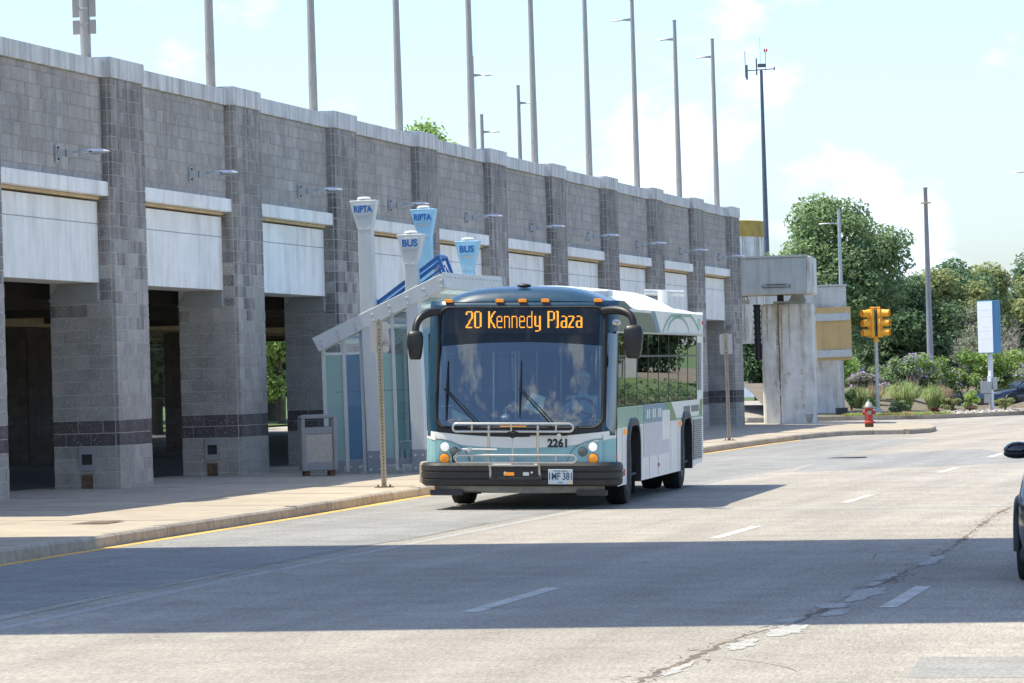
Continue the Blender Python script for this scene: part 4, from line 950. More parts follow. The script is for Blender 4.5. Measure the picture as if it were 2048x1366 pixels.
# wheels
def wheel(x0, x1, y, rad=.485, outer=1):
    prof = [(.30, x0), (rad - .05, x0), (rad - .012, x0 + .02 * (1 if x1 > x0 else -1)), (rad, x0 + .06 * (1 if x1 > x0 else -1))]
    d = 1 if x1 > x0 else -1; N = 5; wd = abs(x1 - x0)
    for i in range(N):
        a = x0 + d * (.06 + (wd - .12) * i / N); b_ = x0 + d * (.06 + (wd - .12) * (i + 1) / N)
        prof += [(rad, a + d * .004), (rad, b_ - d * .006), (rad - .012, b_ - d * .004), (rad - .012, b_ + d * .002)]
    prof += [(rad - .012, x1 - d * .02), (rad - .05, x1), (.30, x1)]
    w = MB().lathe(prof, 40, (0, 0, 0), ax=0).build('wheel', m_tyre, BUS, smooth=35, loc=(0, y, rad))
    MB().lathe([(.30, x1), (.285, x1 - d * .01), (.27, x1 - d * .06), (.20, x1 - d * .09), (.14, x1 - d * .05), (.12, x1 - d * .01), (.10, x1 + d * .01), (.01, x1 + d * .012)], 28, ax=0).build('rim', m_rim, w, smooth=35)
    for i in range(10): a = 2 * math.pi * i / 10; MB().lathe([(.016, 0), (.014, d * .03), (.003, d * .034)], 6, (x1 - d * .075, .165 * math.cos(a), .165 * math.sin(a)), ax=0).build('lug_nut', m_chrome, w)
for sg in (-1, 1):
    wheel(sg * .93, sg * 1.22, WF); wheel(sg * .62, sg * .90, WR); wheel(sg * .95, sg * 1.23, WR)
    MB().box(sg * .93, sg * 1.24, WF + .62, WF + .63, .12, .55).build('mud_flap', m_rubber, BUS)
MB().tube([(-.95, WF, .47), (.95, WF, .47)], .06, 8).build('front_axle', m_darksteel, BUS); MB().tube([(-.95, WR, .48), (.95, WR, .48)], .11, 8).build('rear_axle', m_darksteel, BUS)
# mirrors
def mirror(sg, root, knee, head, size):
    pts = [root]; 
    for i in range(1, 9):
        t = i / 8; a = Vector(root).lerp(Vector(knee), t); b_ = Vector(knee).lerp(Vector(head), t); pts.append(tuple(a.lerp(b_, t)))
    m = MB().tube(pts, [.055, .06, .06, .058, .055, .052, .05, .05, .05], 10).build('mirror_arm', m_black, BUS, smooth=50)
    hx, hy, hz = head; w, d, h = size; rings = []
    for z, k, kd in ((.02, .45, .5), (0, .85, .8), (-.06, 1, 1), (-h * .45, .98, 1), (-h * .8, .82, .9), (-h * .96, .70, .75), (-h, .55, .5)):
        ring_ = []
        for j in range(16):
            a = 2 * math.pi * j / 16; c_, s_ = math.cos(a), math.sin(a)
            ring_.append((hx + w / 2 * k * math.copysign(abs(c_) ** .55, c_), hy + d / 2 * kd * math.copysign(abs(s_) ** .55, s_), hz + z))
        rings.append(ring_)
    mh_ = MB().loft(rings).build('mirror_head', m_black, BUS, smooth=50)
    MB().box(hx - w * .36, hx + w * .36, hy + d / 2 + .0, hy + d / 2 + .006, hz - h * .75, hz - .06).build('mirror_glass', m_chrome, mh_)
mirror(-1, (-1.13, .38, 2.66), (-1.40, .12, 2.66), (-1.40, .05, 2.38), (.21, .20, .37))
mirror(1, (1.10, .38, 2.66), (1.56, .12, 2.72), (1.545, .10, 2.45), (.26, .22, .43))
mc = MB().ellipsoid((1.24, .50, 2.50), (.09, .05, .05), 12, 8).build('convex_mirror', m_chrome, BUS, smooth=60)
# wipers
def wiper(px_, pz_, ex_, ez_, bx, bz0, bz1):
    w = MB().tube([FS(px_, pz_, -.03), FS((px_ + ex_) / 2, (pz_ + ez_) / 2, -.055), FS(ex_, ez_, -.045)], .011, 6).build('wiper_arm', m_black, BUS)
    MB().tube([FS(px_ + .05, pz_ + .0, -.03), FS((px_ + ex_) / 2 + .05, (pz_ + ez_) / 2, -.05), FS(ex_ + .03, ez_ - .0, -.04)], .007, 6).build('wiper_link', m_black, BUS)
    MB().tube([FS(bx, bz0, -.02), FS(bx, (bz0 + bz1) / 2, -.034), FS(bx + .005, bz1, -.02)], [.008, .017, .006], 6).build('wiper_blade', m_black, w)
wiper(-.58, 1.16, -1.02, 1.62, -.985, 1.20, 2.0); wiper(.42, 1.17, .0, 1.62, .015, 1.24, 2.0)
# bicycle rack
RK = -.30
def loop(z0, z1, x0, x1, y):
    r = (z1 - z0) / 2; pts = []
    for i in range(9): a = R(-90 + 22.5 * i); pts.append((x1 - r + r * math.cos(a), y, (z0 + z1) / 2 + r * math.sin(a)))
    for i in range(9): a = R(90 + 22.5 * i); pts.append((x0 + r + r * math.cos(a), y, (z0 + z1) / 2 + r * math.sin(a)))
    return pts
MB().tube(loop(1.05, 1.155, -.84, .78, RK), .017, 8, closed=True).build('rack_upper_loop', m_chrome, BUS, smooth=60)
MB().tube(loop(.64, .735, -.80, .82, RK - .05), .017, 8, closed=True).build('rack_lower_loop', m_chrome, BUS, smooth=60)
for x in (-.36, .30): MB().tube([(x, -.09, .42), (x, -.14, .60), (x, RK + .02, .70), (x, RK + .03, 1.13)], .019, 8).build('rack_upright', m_chrome, BUS, smooth=60)
for z in (1.10, .69):
    for x in (-.58, -.05, .55): MB().tube([(x, RK - .02, z - .05), (x, RK - .025, z + .05)], .012, 6).build('rack_tie', m_chrome, BUS)
MB().tube([(-.36, RK, .605), (.30, RK, .605)], .02, 8).build('rack_crossbar', m_chrome, BUS, smooth=60)
hd = MB(); hd.tube([(-.035 - .06, RK - .02, 1.04), (-.035 - .05, RK - .02, 1.0), (-.03, RK - .02, .965), (.02, RK - .02, 1.0), (.035, RK - .02, 1.04), (-.03, RK - .02, 1.055)], .012, 6, closed=True); hd.build('rack_handle', m_rubber, BUS)
MB().tube([(-.03, RK - .02, .965), (-.03, RK - .03, .63)], .010, 6).build('rack_release_bar', m_chrome, BUS)
MB().tube([(-.62, RK - .04, .74), (-.62, RK - .06, .80), (-.72, RK - .06, .815), (-.86, RK - .05, .67)], .014, 6).build('wheel_hook', m_chrome, BUS); MB().tube([(-.70, RK - .06, .815), (-.24, RK - .04, .81)], .013, 6).build('hook_arm', m_chrome, BUS)
MB().tube([(-.72, RK - .06, .815), (-.83, RK - .055, .74), (-.84, RK - .05, .67), (-.80, RK - .05, .645)], .016, 6).build('hook_grip', m_rubber, BUS)
MB().tube([(.20, RK + .02, .985), (.70, RK + .02, .99)], .014, 6).build('hook_arm', m_chrome, BUS); MB().lathe([(.03, 0), (.03, -.02), (.005, -.022)], 12, (.59, RK, .995), ax=1).build('hook_pivot', m_chrome, BUS); MB().tube([(.60, RK + .02, .99), (.80, RK + .02, 1.06), (.84, RK + .01, 1.12)], .016, 6).build('hook_grip', m_rubber, BUS)
MB().lathe([(.03, 0), (.03, -.02), (.005, -.022)], 12, (-.60, RK - .055, .815), ax=1).build('hook_pivot', m_chrome, BUS)
rb = MB().box(-.35, .31, -.12, -.055, .43, .60).build('rack_mount', m_black, BUS, bevel=.008); MB().box(-.38, .34, -.14, -.05, .395, .435).build('rack_base', m_bumper, BUS, bevel=.006)
for x, w, mm in ((-.11, .07, m_amber), (.12, .04, m_white)): MB().box(x - w, x + w, -.1245, -.121, .46, .505).build('warning_label', mm, rb)
MB().box(-.20, .15, RK - .019, RK - .017, 1.115, 1.128).build('rack_sticker', m_amber, BUS)
for x in (-.16, .20): MB().lathe([(.014, 0), (.014, -.014), (.003, -.016)], 8, (x, -.125, .50), ax=1).build('rack_bolt', m_white, rb)

# ------------------------------------------------------------------ the driver
m_skin = M('skin', (0.60, 0.38, 0.29), .55, var=.06, scale=20); m_shirt = M('shirt_blue_grey', (0.42, 0.50, 0.58), .85, var=.06, scale=12); m_hair = M('grey_hair', (.62, .62, .60), .8, var=.2, scale=60); m_trous = M('dark_trousers', (.03, .035, .05), .85)
dv = Matrix.Translation((fx, fy, gz(fx))) @ Matrix.Rotation(R(-YAW), 4, 'Z') @ Matrix.Rotation(R(1.55), 4, 'Y')
PER = thing('person', 'grey haired bus driver in a blue grey shirt and glasses behind the wheel', 'person', tuple(dv @ Vector((.71, 1.42, .98))), (0, R(1.55), R(-YAW)))
def skin_mesh(name, verts, edges, radii, mat, root=0, sub=2):
    me = bpy.data.meshes.new(name); me.from_pydata(verts, edges, []); me.materials.append(mat)
    o = link(name, me, PER); o.modifiers.new('skin', 'SKIN')
    for i, sv in enumerate(me.skin_vertices[0].data): sv.radius = radii[i] if isinstance(radii[i], tuple) else (radii[i], radii[i]); sv.use_root = (i == root)
    sb = o.modifiers.new('sub', 'SUBSURF'); sb.levels = sb.render_levels = sub
    for p in me.polygons: p.use_smooth = True
    o.modifiers['skin'].use_smooth_shade = True
    return o
# torso, arms and legs as one clothed body (local: facing -y)
bv = [(0, 0, 0), (0, .02, .22), (0, .0, .42), (0, -.02, .53), (.20, .0, .47), (.29, -.08, .24), (.22, -.36, .22), (-.20, .0, .47), (-.29, -.08, .24), (-.20, -.36, .24), (.11, -.05, -.02), (.13, -.46, -.01), (.13, -.50, -.42), (-.11, -.05, -.02), (-.13, -.46, -.01), (-.13, -.50, -.42)]
be = [(0, 1), (1, 2), (2, 3), (2, 4), (4, 5), (5, 6), (2, 7), (7, 8), (8, 9), (0, 10), (10, 11), (11, 12), (0, 13), (13, 14), (14, 15)]
skin_mesh('body', bv, be, [(.17, .13), (.17, .13), (.18, .12), .075, .085, .062, .045, .085, .062, .045, .09, .075, .05, .09, .075, .05], m_shirt)
skin_mesh('neck', [(0, -.02, .50), (0, -.03, .60), (0, -.04, .66)], [(0, 1), (1, 2)], [.065, .058, .055], m_skin)
hdm = MB(); rings = []
for z, w, f, b_ in ((.60, .035, .045, .02), (.62, .055, .085, .04), (.655, .066, .098, .07), (.70, .073, .098, .085), (.74, .077, .097, .095), (.78, .079, .095, .10), (.82, .075, .085, .095), (.85, .058, .062, .075), (.868, .03, .03, .04), (.872, .005, .005, .005)):
    rings.append([(w * math.cos(a), -.035 - (f if math.sin(a) < 0 else -b_) * -math.sin(a) * (-1 if math.sin(a) < 0 else 1) * (1 if math.sin(a) < 0 else 1) if False else -.03 + (f if math.sin(a) < 0 else b_) * math.sin(a), z) for a in [2 * math.pi * j / 18 for j in range(18)]])
hdm.loft(rings); head = hdm.build('head', m_skin, PER, smooth=80)
MB().prism([(-.012, .70), (.012, .70), (.007, .755), (-.007, .755)], 1, -.150, -.12).build('nose', m_skin, head, bevel=.006)
for sg in (-1, 1):
    MB().ellipsoid((sg * .080, -.01, .725), (.012, .022, .034), 8, 6).build('ear', m_skin, head, smooth=60)
    MB().ellipsoid((sg * .030, -.121, .752), (.013, .008, .008), 8, 6).build('eye', m_white, head, smooth=60)
    MB().tube([(sg * .031 + .026 * math.cos(2 * math.pi * j / 14), -.132, .750 + .018 * math.sin(2 * math.pi * j / 14)) for j in range(14)], .0022, 5, closed=True).build('glasses_rim', m_black, head)
    MB().tube([(sg * .057, -.130, .755), (sg * .082, -.02, .755)], .002, 5).build('glasses_temple', m_black, head)
MB().tube([(-.006, -.134, .752), (.006, -.134, .752)], .0022, 5).build('glasses_bridge', m_black, head)
MB().cbox((0, -.124, .667), (.045, .006, .006)).build('mouth', M('lips', (.30, .13, .11), .6), head)
hr = MB(); rings = []
for z, w, f, b_ in ((.735, .084, -.02, .104), (.775, .085, .055, .107), (.81, .083, .088, .104), (.84, .070, .078, .088), (.866, .045, .048, .055), (.882, .006, .006, .006)):
    rings.append([(w * math.cos(a), -.03 + (f if math.sin(a) < 0 else b_) * math.sin(a), z) for a in [2 * math.pi * j / 18 for j in range(18)]])
hr.loft(rings); hr.build('hair', m_hair, head, smooth=70)
for sg in (-1, 1):     # hands closed on the wheel rim
    hv = [(sg * .21, -.36, .235), (sg * .205, -.42, .25), (sg * .20, -.46, .262)]; he = [(0, 1), (1, 2)]; rads = [.032, (.036, .022), (.034, .02)]
    for k in range(4):
        b0 = len(hv); dx = -.026 + .017 * k
        hv += [(sg * .20 + dx, -.485, .268), (sg * .20 + dx, -.505, .245), (sg * .20 + dx, -.488, .222)]; he += [(2, b0), (b0, b0 + 1), (b0 + 1, b0 + 2)]; rads += [.0095, .009, .008]
    b0 = len(hv); hv += [(sg * .20 - sg * .04, -.44, .25), (sg * .20 - sg * .05, -.475, .232)]; he += [(1, b0), (b0, b0 + 1)]; rads += [.011, .009]
    skin_mesh('hand', hv, he, rads, m_skin, 0, 1)
MB().prism([(-.10, .50), (.10, .50), (.05, .575), (-.05, .575)], 1, -.105, -.02).build('collar', m_shirt, PER, bevel=.02)
# ------------------------------------------------------------------ concrete bents and drum beyond the viaduct
m_conc = M('weathered_concrete', (0.78, 0.77, 0.73), .85, var=.14, scale=2.5, bump=.3, bscale=25, streak=.16, stain=(.20, .15, .08), stain_amt=.75)
m_conc2 = M('grey_girder', (0.50, 0.51, 0.48), .75, var=.06, scale=2, streak=.2, stain=(.34, .33, .28), stain_amt=.4)
m_lichen = M('lichen_concrete', (0.42, 0.29, 0.07), .85, var=.25, scale=3, bump=.3)
m_tanpl = M('plywood_tan', (0.52, 0.36, 0.16), .7, var=.08, scale=2, streak=.12); m_iron = M('old_stain', (.24, .18, .10), .9, var=.4, scale=9); m_iron3 = M('spalled_concrete', (.62, .59, .53), .9, var=.25, scale=12); m_iron2 = M('old_stain_pale', (.50, .45, .36), .9, var=.35, scale=9)
CB = thing('concrete_bent', 'stained concrete column carrying a grey box girder past the wall end', 'column', (8.6, 142.2, gz(8.6) + WALK), (0, 0, R(-6)))
MB().box(-.81, .81, -.6, .9, -.3, 3.72).build('column', m_conc, CB, bevel=.10)
MB().box(-.42, .55, -.45, .5, 3.725, 3.80).build('bearing_plate', m_conc2, CB); MB().box(-.30, -.12, -.3, .3, 3.80, 4.0).build('bearing', m_darksteel, CB); MB().prism([(.05, 3.80), (.62, 3.80), (.50, 3.98), (.15, 3.98)], 1, -.3, .3).build('bearing', m_conc2, CB)
bxg = MB().box(-2.2, .70, -2.2, 2.2, 4.0, 5.12).build('box_girder', m_conc2, CB, bevel=.03); MB().box(-2.22, .74, -2.24, 2.24, 5.12, 5.18).build('girder_lip', m_conc2, CB)
MB().box(.70, .86, -2.1, 2.1, 4.0, 5.14).build('girder_end', m_conc, CB, bevel=.02)
for x0, x1, z0, z1 in ((-.65, .20, 4.20, 4.215), (-.65, -.635, 4.215, 4.30), (.185, .20, 4.215, 4.30), (-.55, .1, 4.28, 4.30)): MB().box(x0, x1, -2.235, -2.2, z0, z1).build('girder_handle', m_darksteel, bxg)
for z, w in ((4.3, .02), (4.9, .02)): MB().box(.862, .868, -1.2, -1.15, 4.2, 4.95).build('crack', m_darksteel, bxg)
pp = MB().lathe([(.10, 2.0), (.10, 3.65), (.12, 3.66), (.12, 3.72)], 12, (-.93, -.45, 0)).build('ribbed_pipe', m_black, CB, smooth=40)
for i in range(9): MB().lathe([(.125, 2.05 + i * .18), (.125, 2.11 + i * .18)], 12, (-.93, -.45, 0)).build('pipe_rib', m_black, pp, smooth=40)
lt = MB().box(-1.42, -1.16, -.5, -.3, 3.74, 3.86).build('floodlight', m_galv, CB); MB().tube([(-1.38, -.4, 3.86), (-1.36, -.4, 3.98), (-1.22, -.4, 3.98), (-1.20, -.4, 3.86)], .014, 6).build('bracket', m_darksteel, lt)
for x, w, z0, z1, mm in ((-.27, .045, .02, 3.70, m_iron), (-.33, .05, 1.7, 3.70, m_iron2), (-.18, .05, 2.1, 3.70, m_iron2), (.06, .035, 2.3, 3.70, m_iron2), (-.62, .05, 2.6, 3.70, m_iron2), (.42, .04, 2.9, 3.70, m_iron2), (.6, .2, .0, .28, m_iron2)):
    b = MB(); rg = random.Random(int(x * 100)); N = 26
    b.loft([[(x - w * rg.uniform(.5, 1.0) * (.35 + .65 * i / N), -.604, z0 + (z1 - z0) * i / N), (x + w * rg.uniform(.5, 1.0) * (.35 + .65 * i / N), -.604, z0 + (z1 - z0) * i / N)] for i in range(N + 1)], False); b.build('rust_run', mm, CB, fix=False)
for i in range(16):
    rg = random.Random(400 + i); x, z = rg.uniform(-.7, .7), rg.uniform(.2, 3.3); r = rg.uniform(.02, .085); b = MB()
    b.poly([(max(-.72, min(.72, x + r * rg.uniform(.4, 1.3) * math.cos(a))), -.6045, z + r * 1.5 * rg.uniform(.4, 1.3) * math.sin(a)) for a in [2 * math.pi * k / 11 for k in range(11)]]); b.build('spall_mark', m_iron3, CB, fix=False)
CB2 = thing('rear_bent', 'second concrete column and girder half hidden behind the tan panel', 'column', (11.2, 165.0, -.2))
MB().box(-.75, .48, -.5, .8, -.3, 3.7).build('column', m_conc, CB2, bevel=.08); MB().box(-4.5, .75, -2.2, 2.2, 3.85, 4.72).build('box_girder', m_conc2, CB2, bevel=.03); MB().box(-4.52, .78, -2.24, 2.24, 4.72, 4.78).build('girder_lip', m_conc2, CB2)
MB().box(-.3, .5, -2.23, -2.2, 3.96, 3.985).build('girder_handle', m_darksteel, CB2)
TP = thing('panel_sign', 'tan plywood sign back with two steel straps on a grey post', 'sign', (11.55, 162.6, -.2), (0, R(-.5), R(3)))
MB().box(-.70, .56, -.02, .02, 2.08, 3.98).build('panel', m_tanpl, TP)
for z in (2.32, 3.62): MB().box(-.72, .53, -.08, -.022, z - .13, z + .13).build('strap', m_galv, TP)
MB().tube([(.12, .12, 0), (.12, .12, 4.0)], .13, 12).build('post', m_galv, TP, smooth=50); MB().box(-.08, .32, -.08, .32, -.1, .38).build('post_base', m_darksteel, TP)
for x in (.40,):
    for z in (2.45, 3.75): MB().cbox((x, -.09, z), (.07, .03, .10)).build('clip', m_galv, TP)
DR = thing('concrete_drum', 'curved concrete drum with ochre lichen top behind the viaduct end', 'tower', (5.6, 147.5, 0))
MB().lathe([(2.6, 2.5), (2.6, 5.95)], 48).build('drum_wall', m_conc, DR, smooth=30); MB().lathe([(2.63, 5.92), (2.63, 6.42), (2.5, 6.44), (.02, 6.44)], 48).build('lichen_band', m_lichen, DR, smooth=30)
for i in range(24): a = 2 * math.pi * i / 24; MB().box(2.60, 2.607, -.012, .012, 2.6, 5.9).build('panel_joint', m_seat, DR, rot=(0, 0, a))

# ------------------------------------------------------------------ planted island, bank, far barrier
EDGE = [(8.0, 157.0), (10.6, 158.6), (14.85, 161.4), (19.1, 171.7), (24, 181), (34, 196), (60, 225)]
def yedge(x):
    for (a, ya), (b, yb) in zip(EDGE[:-1], EDGE[1:]):
        if a <= x <= b: return ya + (yb - ya) * (x - a) / (b - a)
    return EDGE[0][1] if x < 8 else EDGE[-1][1]
def bed_z(x, y):
    d = y - yedge(x); zl = .10 + .02 * max(0, min(d, 7)) + .055 * max(0, min(d, 24) - 7)
    zr = .10 + .02 * min(max(d, 0), 4) if y < 189 else .14 + .25 * min(3, y - 189)
    k = max(0, min(1, (x - 15.5) / 2.0)); return gz(x) + zl * (1 - k) + zr * k
b = MB()
def bedpt(u, v):
    x = 9.2 + 50 * u ** 1.6; y = yedge(x) + 70 * v ** 1.7; return (x, y, bed_z(x, y))
b.grid(bedpt, 26, 26); b.build('planting_bed', m_earth, fix=False, smooth=60, kind='structure')
ik = thing('island_kerb', '', '', (0, 0, 0)); del ik['label']; del ik['category']; ik['kind'] = 'structure'
P = resample(EDGE[:6], 2.2)
for (x0, y0), (x1, y1) in zip(P[:-1], P[1:]):
    d = Vector((x1 - x0, y1 - y0)).normalized(); nn = Vector((-d.y, d.x)); q0, q1 = Vector((x0, y0)) + d * .012, Vector((x1, y1)) - d * .012
    bb = MB(); bb.loft([[(q.x, q.y, gz(q.x) - .05) for q in (q0, q1, q1 + nn * .2, q0 + nn * .2)], [(q.x, q.y, gz(q.x) + .15) for q in (q0, q1, q1 + nn * .2, q0 + nn * .2)]]); bb.build('kerb_stone', m_kerb, ik)
rg = random.Random(21); m_rock = M('river_gravel', (.42, .38, .33), .85, var=.3, scale=8, isl=.35)
gv = MB()
for i in range(900):
    x = rg.uniform(15.2, 24); y = yedge(x) + rg.uniform(.3, 3.6); r = rg.uniform(.03, .085); k = len(gv.v)
    gv.ellipsoid((x, y, bed_z(x, y) + r * .3), (r * rg.uniform(.8, 1.4), r * rg.uniform(.8, 1.3), r * rg.uniform(.5, .8)), 5, 3)
gv.build('gravel', m_rock, fix=False, kind='stuff')
m_pale = M('barrier_paint', (.66, .70, .76), .7, var=.06, streak=.1)
MB().prism([(-.3, -.4), (.3, -.4), (.16, .25), (.11, .95), (-.11, .95), (-.16, .25)], 0, -9, 9).build('road_barrier', m_pale, loc=(17, 300, 0), label='pale low concrete barrier seen through the gap beside the column', category='barrier')
MB().box(-12, 12, 0, .4, -1, 2.9).build('retaining_wall', m_seat, loc=(18, 322, 0), label='plain grey retaining wall far beyond the low barrier', category='wall')

# ------------------------------------------------------------------ posts, mast, signal, totem sign
t = thing('street_lamp', 'slender street lamp with one arm in front of the big tree', 'lamp', (13.16, 182, .3), (0, 0, 0)); pole_parts(t, -1, 7.55, .10, .06, m_galv, .42, .46)
t = thing('utility_pole', 'tall plain grey pole with small crosspiece right of the big tree', 'pole', (17.0, 186, bed_z(17, 186)))
MB().lathe([(.15, -.3), (.15, .3), (.125, 3), (.075, 8.7), (.09, 8.72), (.09, 8.78), (.01, 8.8)], 14).build('shaft', M('pole_grey', (.33, .33, .36), .5, .4), t, smooth=40); MB().cbox((0, -.05, 8.15), (.42, .07, .06)).build('crosspiece', m_tan, t, bevel=.01)
t = thing('street_lamp', 'lamp head poking in at the upper right edge of the picture', 'lamp', (17.45, 150, gz(17.45)), (0, 0, 0)); pole_parts(t, -1, 8.75, .10, .06, m_pole, .42, .5)
m_mast = M('mast_steel', (.13, .15, .19), .5, .5)
t = thing('antenna_mast', 'very tall thin antenna mast with crossbar and whip aerials', 'mast', (12.1, 215, 0))
MB().lathe([(.17, -.5), (.14, 6), (.07, 15.6), (.01, 15.65)], 12).build('mast', m_mast, t, smooth=40)
MB().tube([(-.75, 0, 15.62), (.62, 0, 15.68)], .025, 6).build('crossbar', m_mast, t); MB().cbox((.02, 0, 15.85), (.36, .3, .16)).build('radio_box', m_mast, t)
for x, z0, z1, r in ((-.75, 15.3, 16.55, .018), (-.68, 15.2, 15.9, .05), (-.22, 15.4, 16.2, .035), (-.03, 15.9, 17.2, .008), (.22, 15.5, 16.5, .015), (.62, 15.6, 15.78, .03)): MB().tube([(x, 0, z0), (x, 0, z1)], r, 6).build('aerial', m_mast, t)
for x in (.17, .28): MB().lathe([(.03, 0), (.045, .05), (.03, .12), (.01, .15)], 8, (x, 0, 16.5)).build('beacon', m_red, t, smooth=40)
MB().tube([(.17, 0, 16.5), (.22, 0, 16.47), (.28, 0, 16.5)], .012, 5).build('beacon_fork', m_mast, t)

m_sigy = M('signal_yellow', (.86, .40, .03), .45, var=.06, scale=6); m_sigd = M('signal_black', (.02, .02, .02), .5)
t = thing('traffic_signal', 'orange twin headed traffic signal on a steel pole at the island', 'traffic signal', (12.98, 163, gz(13) + .05))
MB().lathe([(.068, .0), (.062, 2.85)], 14).build('pole', m_galv, t, smooth=50); MB().prism([(-.17, 0), (.17, 0), (.13, .32), (-.13, .32)], 1, -.14, .14).build('pole_base', m_galv, t, bevel=.03); MB().lathe([(.08, 2.7), (.08, 2.9), (.05, 2.93)], 12).build('collar', m_sigy, t, smooth=40)
for sg in (-1, 1):
    hd_ = MB()
    rings = []
    for i in range(25):
        z = 2.86 + 1.02 * i / 24; k = .155 + .030 * abs(math.sin(math.pi * (i / 8)))
        rings.append([(sg * .13, -k, z), (sg * (.13 + .10), -k, z), (sg * (.13 + .12), 0, z), (sg * (.13 + .10), k, z), (sg * .13, k, z), (sg * .07, 0, z)])
    hd_.loft(rings); h_ = hd_.build('signal_head', m_sigy, t, smooth=40, rot=(0, 0, R(sg * -22)))
    for i in range(3):
        z = 3.03 + .34 * i; v_ = MB(); rr_ = []
        for u in (0, .5, 1):
            ring_ = []
            for j in range(15): a = R(-60 + 300 * j / 14); rad = .145 - .012 * u; ring_.append((sg * (.23 + .30 * u), -rad * math.cos(a + R(0)) if False else rad * math.sin(a - R(90)), z + rad * math.cos(a - R(90))))
            rr_.append(ring_)
        v_.loft(rr_, False); v_.build('visor', m_sigy, h_, smooth=50, fix=False); MB().lathe([(.135, sg * .232), (.12, sg * .25), (.01, sg * .262)], 16, (0, 0, z), ax=0).build('lens', (m_red, M('lens_amber', (.25, .12, .01), .3), M('lens_green', (.01, .15, .08), .3))[2 - i], h_, smooth=40)
    MB().box(sg * .02, sg * .06, -.14, .14, 2.95, 3.82).build('louvre_back', m_sigd, t)
    for z in (2.90, 3.92): MB().tube([(0, 0, z), (sg * .18, 0, z)], .03, 8).build('bracket', m_sigy, t, smooth=50)
MB().tube([(0, 0, 2.9), (0, 0, 3.95)], .03, 8).build('spindle', m_galv, t, smooth=50)

m_tblue = M('totem_blue', (.10, .29, .52), .5, var=.05); m_twhite = M('totem_white', (.78, .82, .88), .5, var=.03); m_faint = M('faint_print', (.70, .74, .80), .6, var=0)
t = thing('totem_sign', 'white and blue box sign on a white post beside the parked car', 'sign', (17.97, 172, bed_z(17.97, 172) - .05), (0, 0, R(48)))
MB().prism([(-.07, -.05), (.07, -.05), (.07, 2.25), (-.07, 2.25)], 1, -.07, .07).build('post', m_twhite, t); MB().box(-.16, .16, -.16, .16, -.1, .05).build('post_base', m_galv, t)
cab = MB().box(-.25, .25, -.36, .36, 2.22, 4.20).build('cabinet', m_tblue, t, bevel=.02)
MB().box(-.262, -.25, -.345, .345, 2.25, 4.17).build('white_face', m_twhite, cab)
for i, z in enumerate((3.85, 3.6, 3.2, 3.05, 2.75)): MB().box(-.2635, -.2622, -.28, .28 - .07 * (i % 3), z - .02, z + .02).build('faded_print', m_faint, cab)
MB().box(-.22, .22, -.372, -.36, 2.25, 4.17).build('cabinet_side', m_tblue, cab)
for x in (-.12, .12): MB().box(x - .006, x + .006, -.378, -.372, 2.27, 4.15).build('side_groove', m_bsky, cab)
for nm, x0, x1, z0, z1 in (('meter_box', -.40, -.02, .72, 1.17), ('switch_box', .06, .22, .85, 1.30), ('junction_box', -.28, -.02, .35, .70)): MB().box(x0, x1, -.20, -.02, z0, z1).build(nm, m_galv, t, bevel=.01, rot=(0, 0, R(-48)))
MB().tube([(-.12, -.1, 1.17), (-.12, -.1, 1.35), (0, -.02, 1.42)], .02, 6).build('conduit', m_twhite, t, rot=(0, 0, R(-48)))
t['label'] = 'white and blue box sign on a white post beside the parked car'

# ------------------------------------------------------------------ vegetation
def leafmat(name, col, tr=.35, isl=.35): return M(name, col, .6, var=.25, scale=.9, isl=isl, trans=tr, spec=.3)
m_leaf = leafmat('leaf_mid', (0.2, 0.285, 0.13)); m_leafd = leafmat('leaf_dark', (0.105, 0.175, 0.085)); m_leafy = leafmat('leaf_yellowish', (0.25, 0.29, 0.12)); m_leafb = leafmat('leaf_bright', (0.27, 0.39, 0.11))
m_leafg = leafmat('leaf_greyish', (0.27, 0.3, 0.2)); m_blade = leafmat('grass_blade', (0.33, 0.41, 0.17), .3); m_straw = leafmat('straw_plume', (.45, .37, .24), .3); m_purple = leafmat('mauve_petal', (.50, .31, .62), .3, .2); m_redp = leafmat('red_petal', (.6, .10, .05), .25); m_brownb = leafmat('barberry', (.17, .075, .06), .2)
m_bark = M('bark', (.12, .095, .075), .9, var=.3, scale=6, bump=.7, bscale=12); m_twig = M('dead_twigs', (.36, .33, .31), .9, var=.2)
def leaves(mb, blobs, n, size, rg, shell=.45, asp=.55, up=.5):
    wts = [b[1][0] * b[1][1] + b[1][1] * b[1][2] for b in blobs]
    for bi in rg.choices(range(len(blobs)), wts, k=n):
        (cx, cy, cz), (rx, ry, rz) = blobs[bi]
        v = Vector((rg.gauss(0, 1), rg.gauss(0, 1), rg.gauss(0, 1))).normalized(); q = rg.random() ** shell
        p = Vector((cx + v.x * rx * q, cy + v.y * ry * q, cz + v.z * rz * q))
        nrm = (v * .7 + Vector((rg.gauss(0, .5), rg.gauss(0, .5), rg.gauss(0, .5) + up))).normalized()
        a = nrm.orthogonal().normalized(); a = (Matrix.Rotation(rg.uniform(0, 6.28), 3, nrm) @ a); c = nrm.cross(a); s = size * rg.uniform(.6, 1.3)
        k = len(mb.v); h = a * s * .5; w = c * s * .5 * asp
        mb.v += [tuple(p - h), tuple(p + w * 1.0 - h * .1), tuple(p + h - nrm * s * .12), tuple(p - w - h * .1)]; mb.f.append((k, k + 1, k + 2, k + 3)); mb.m.append(0)
    return mb
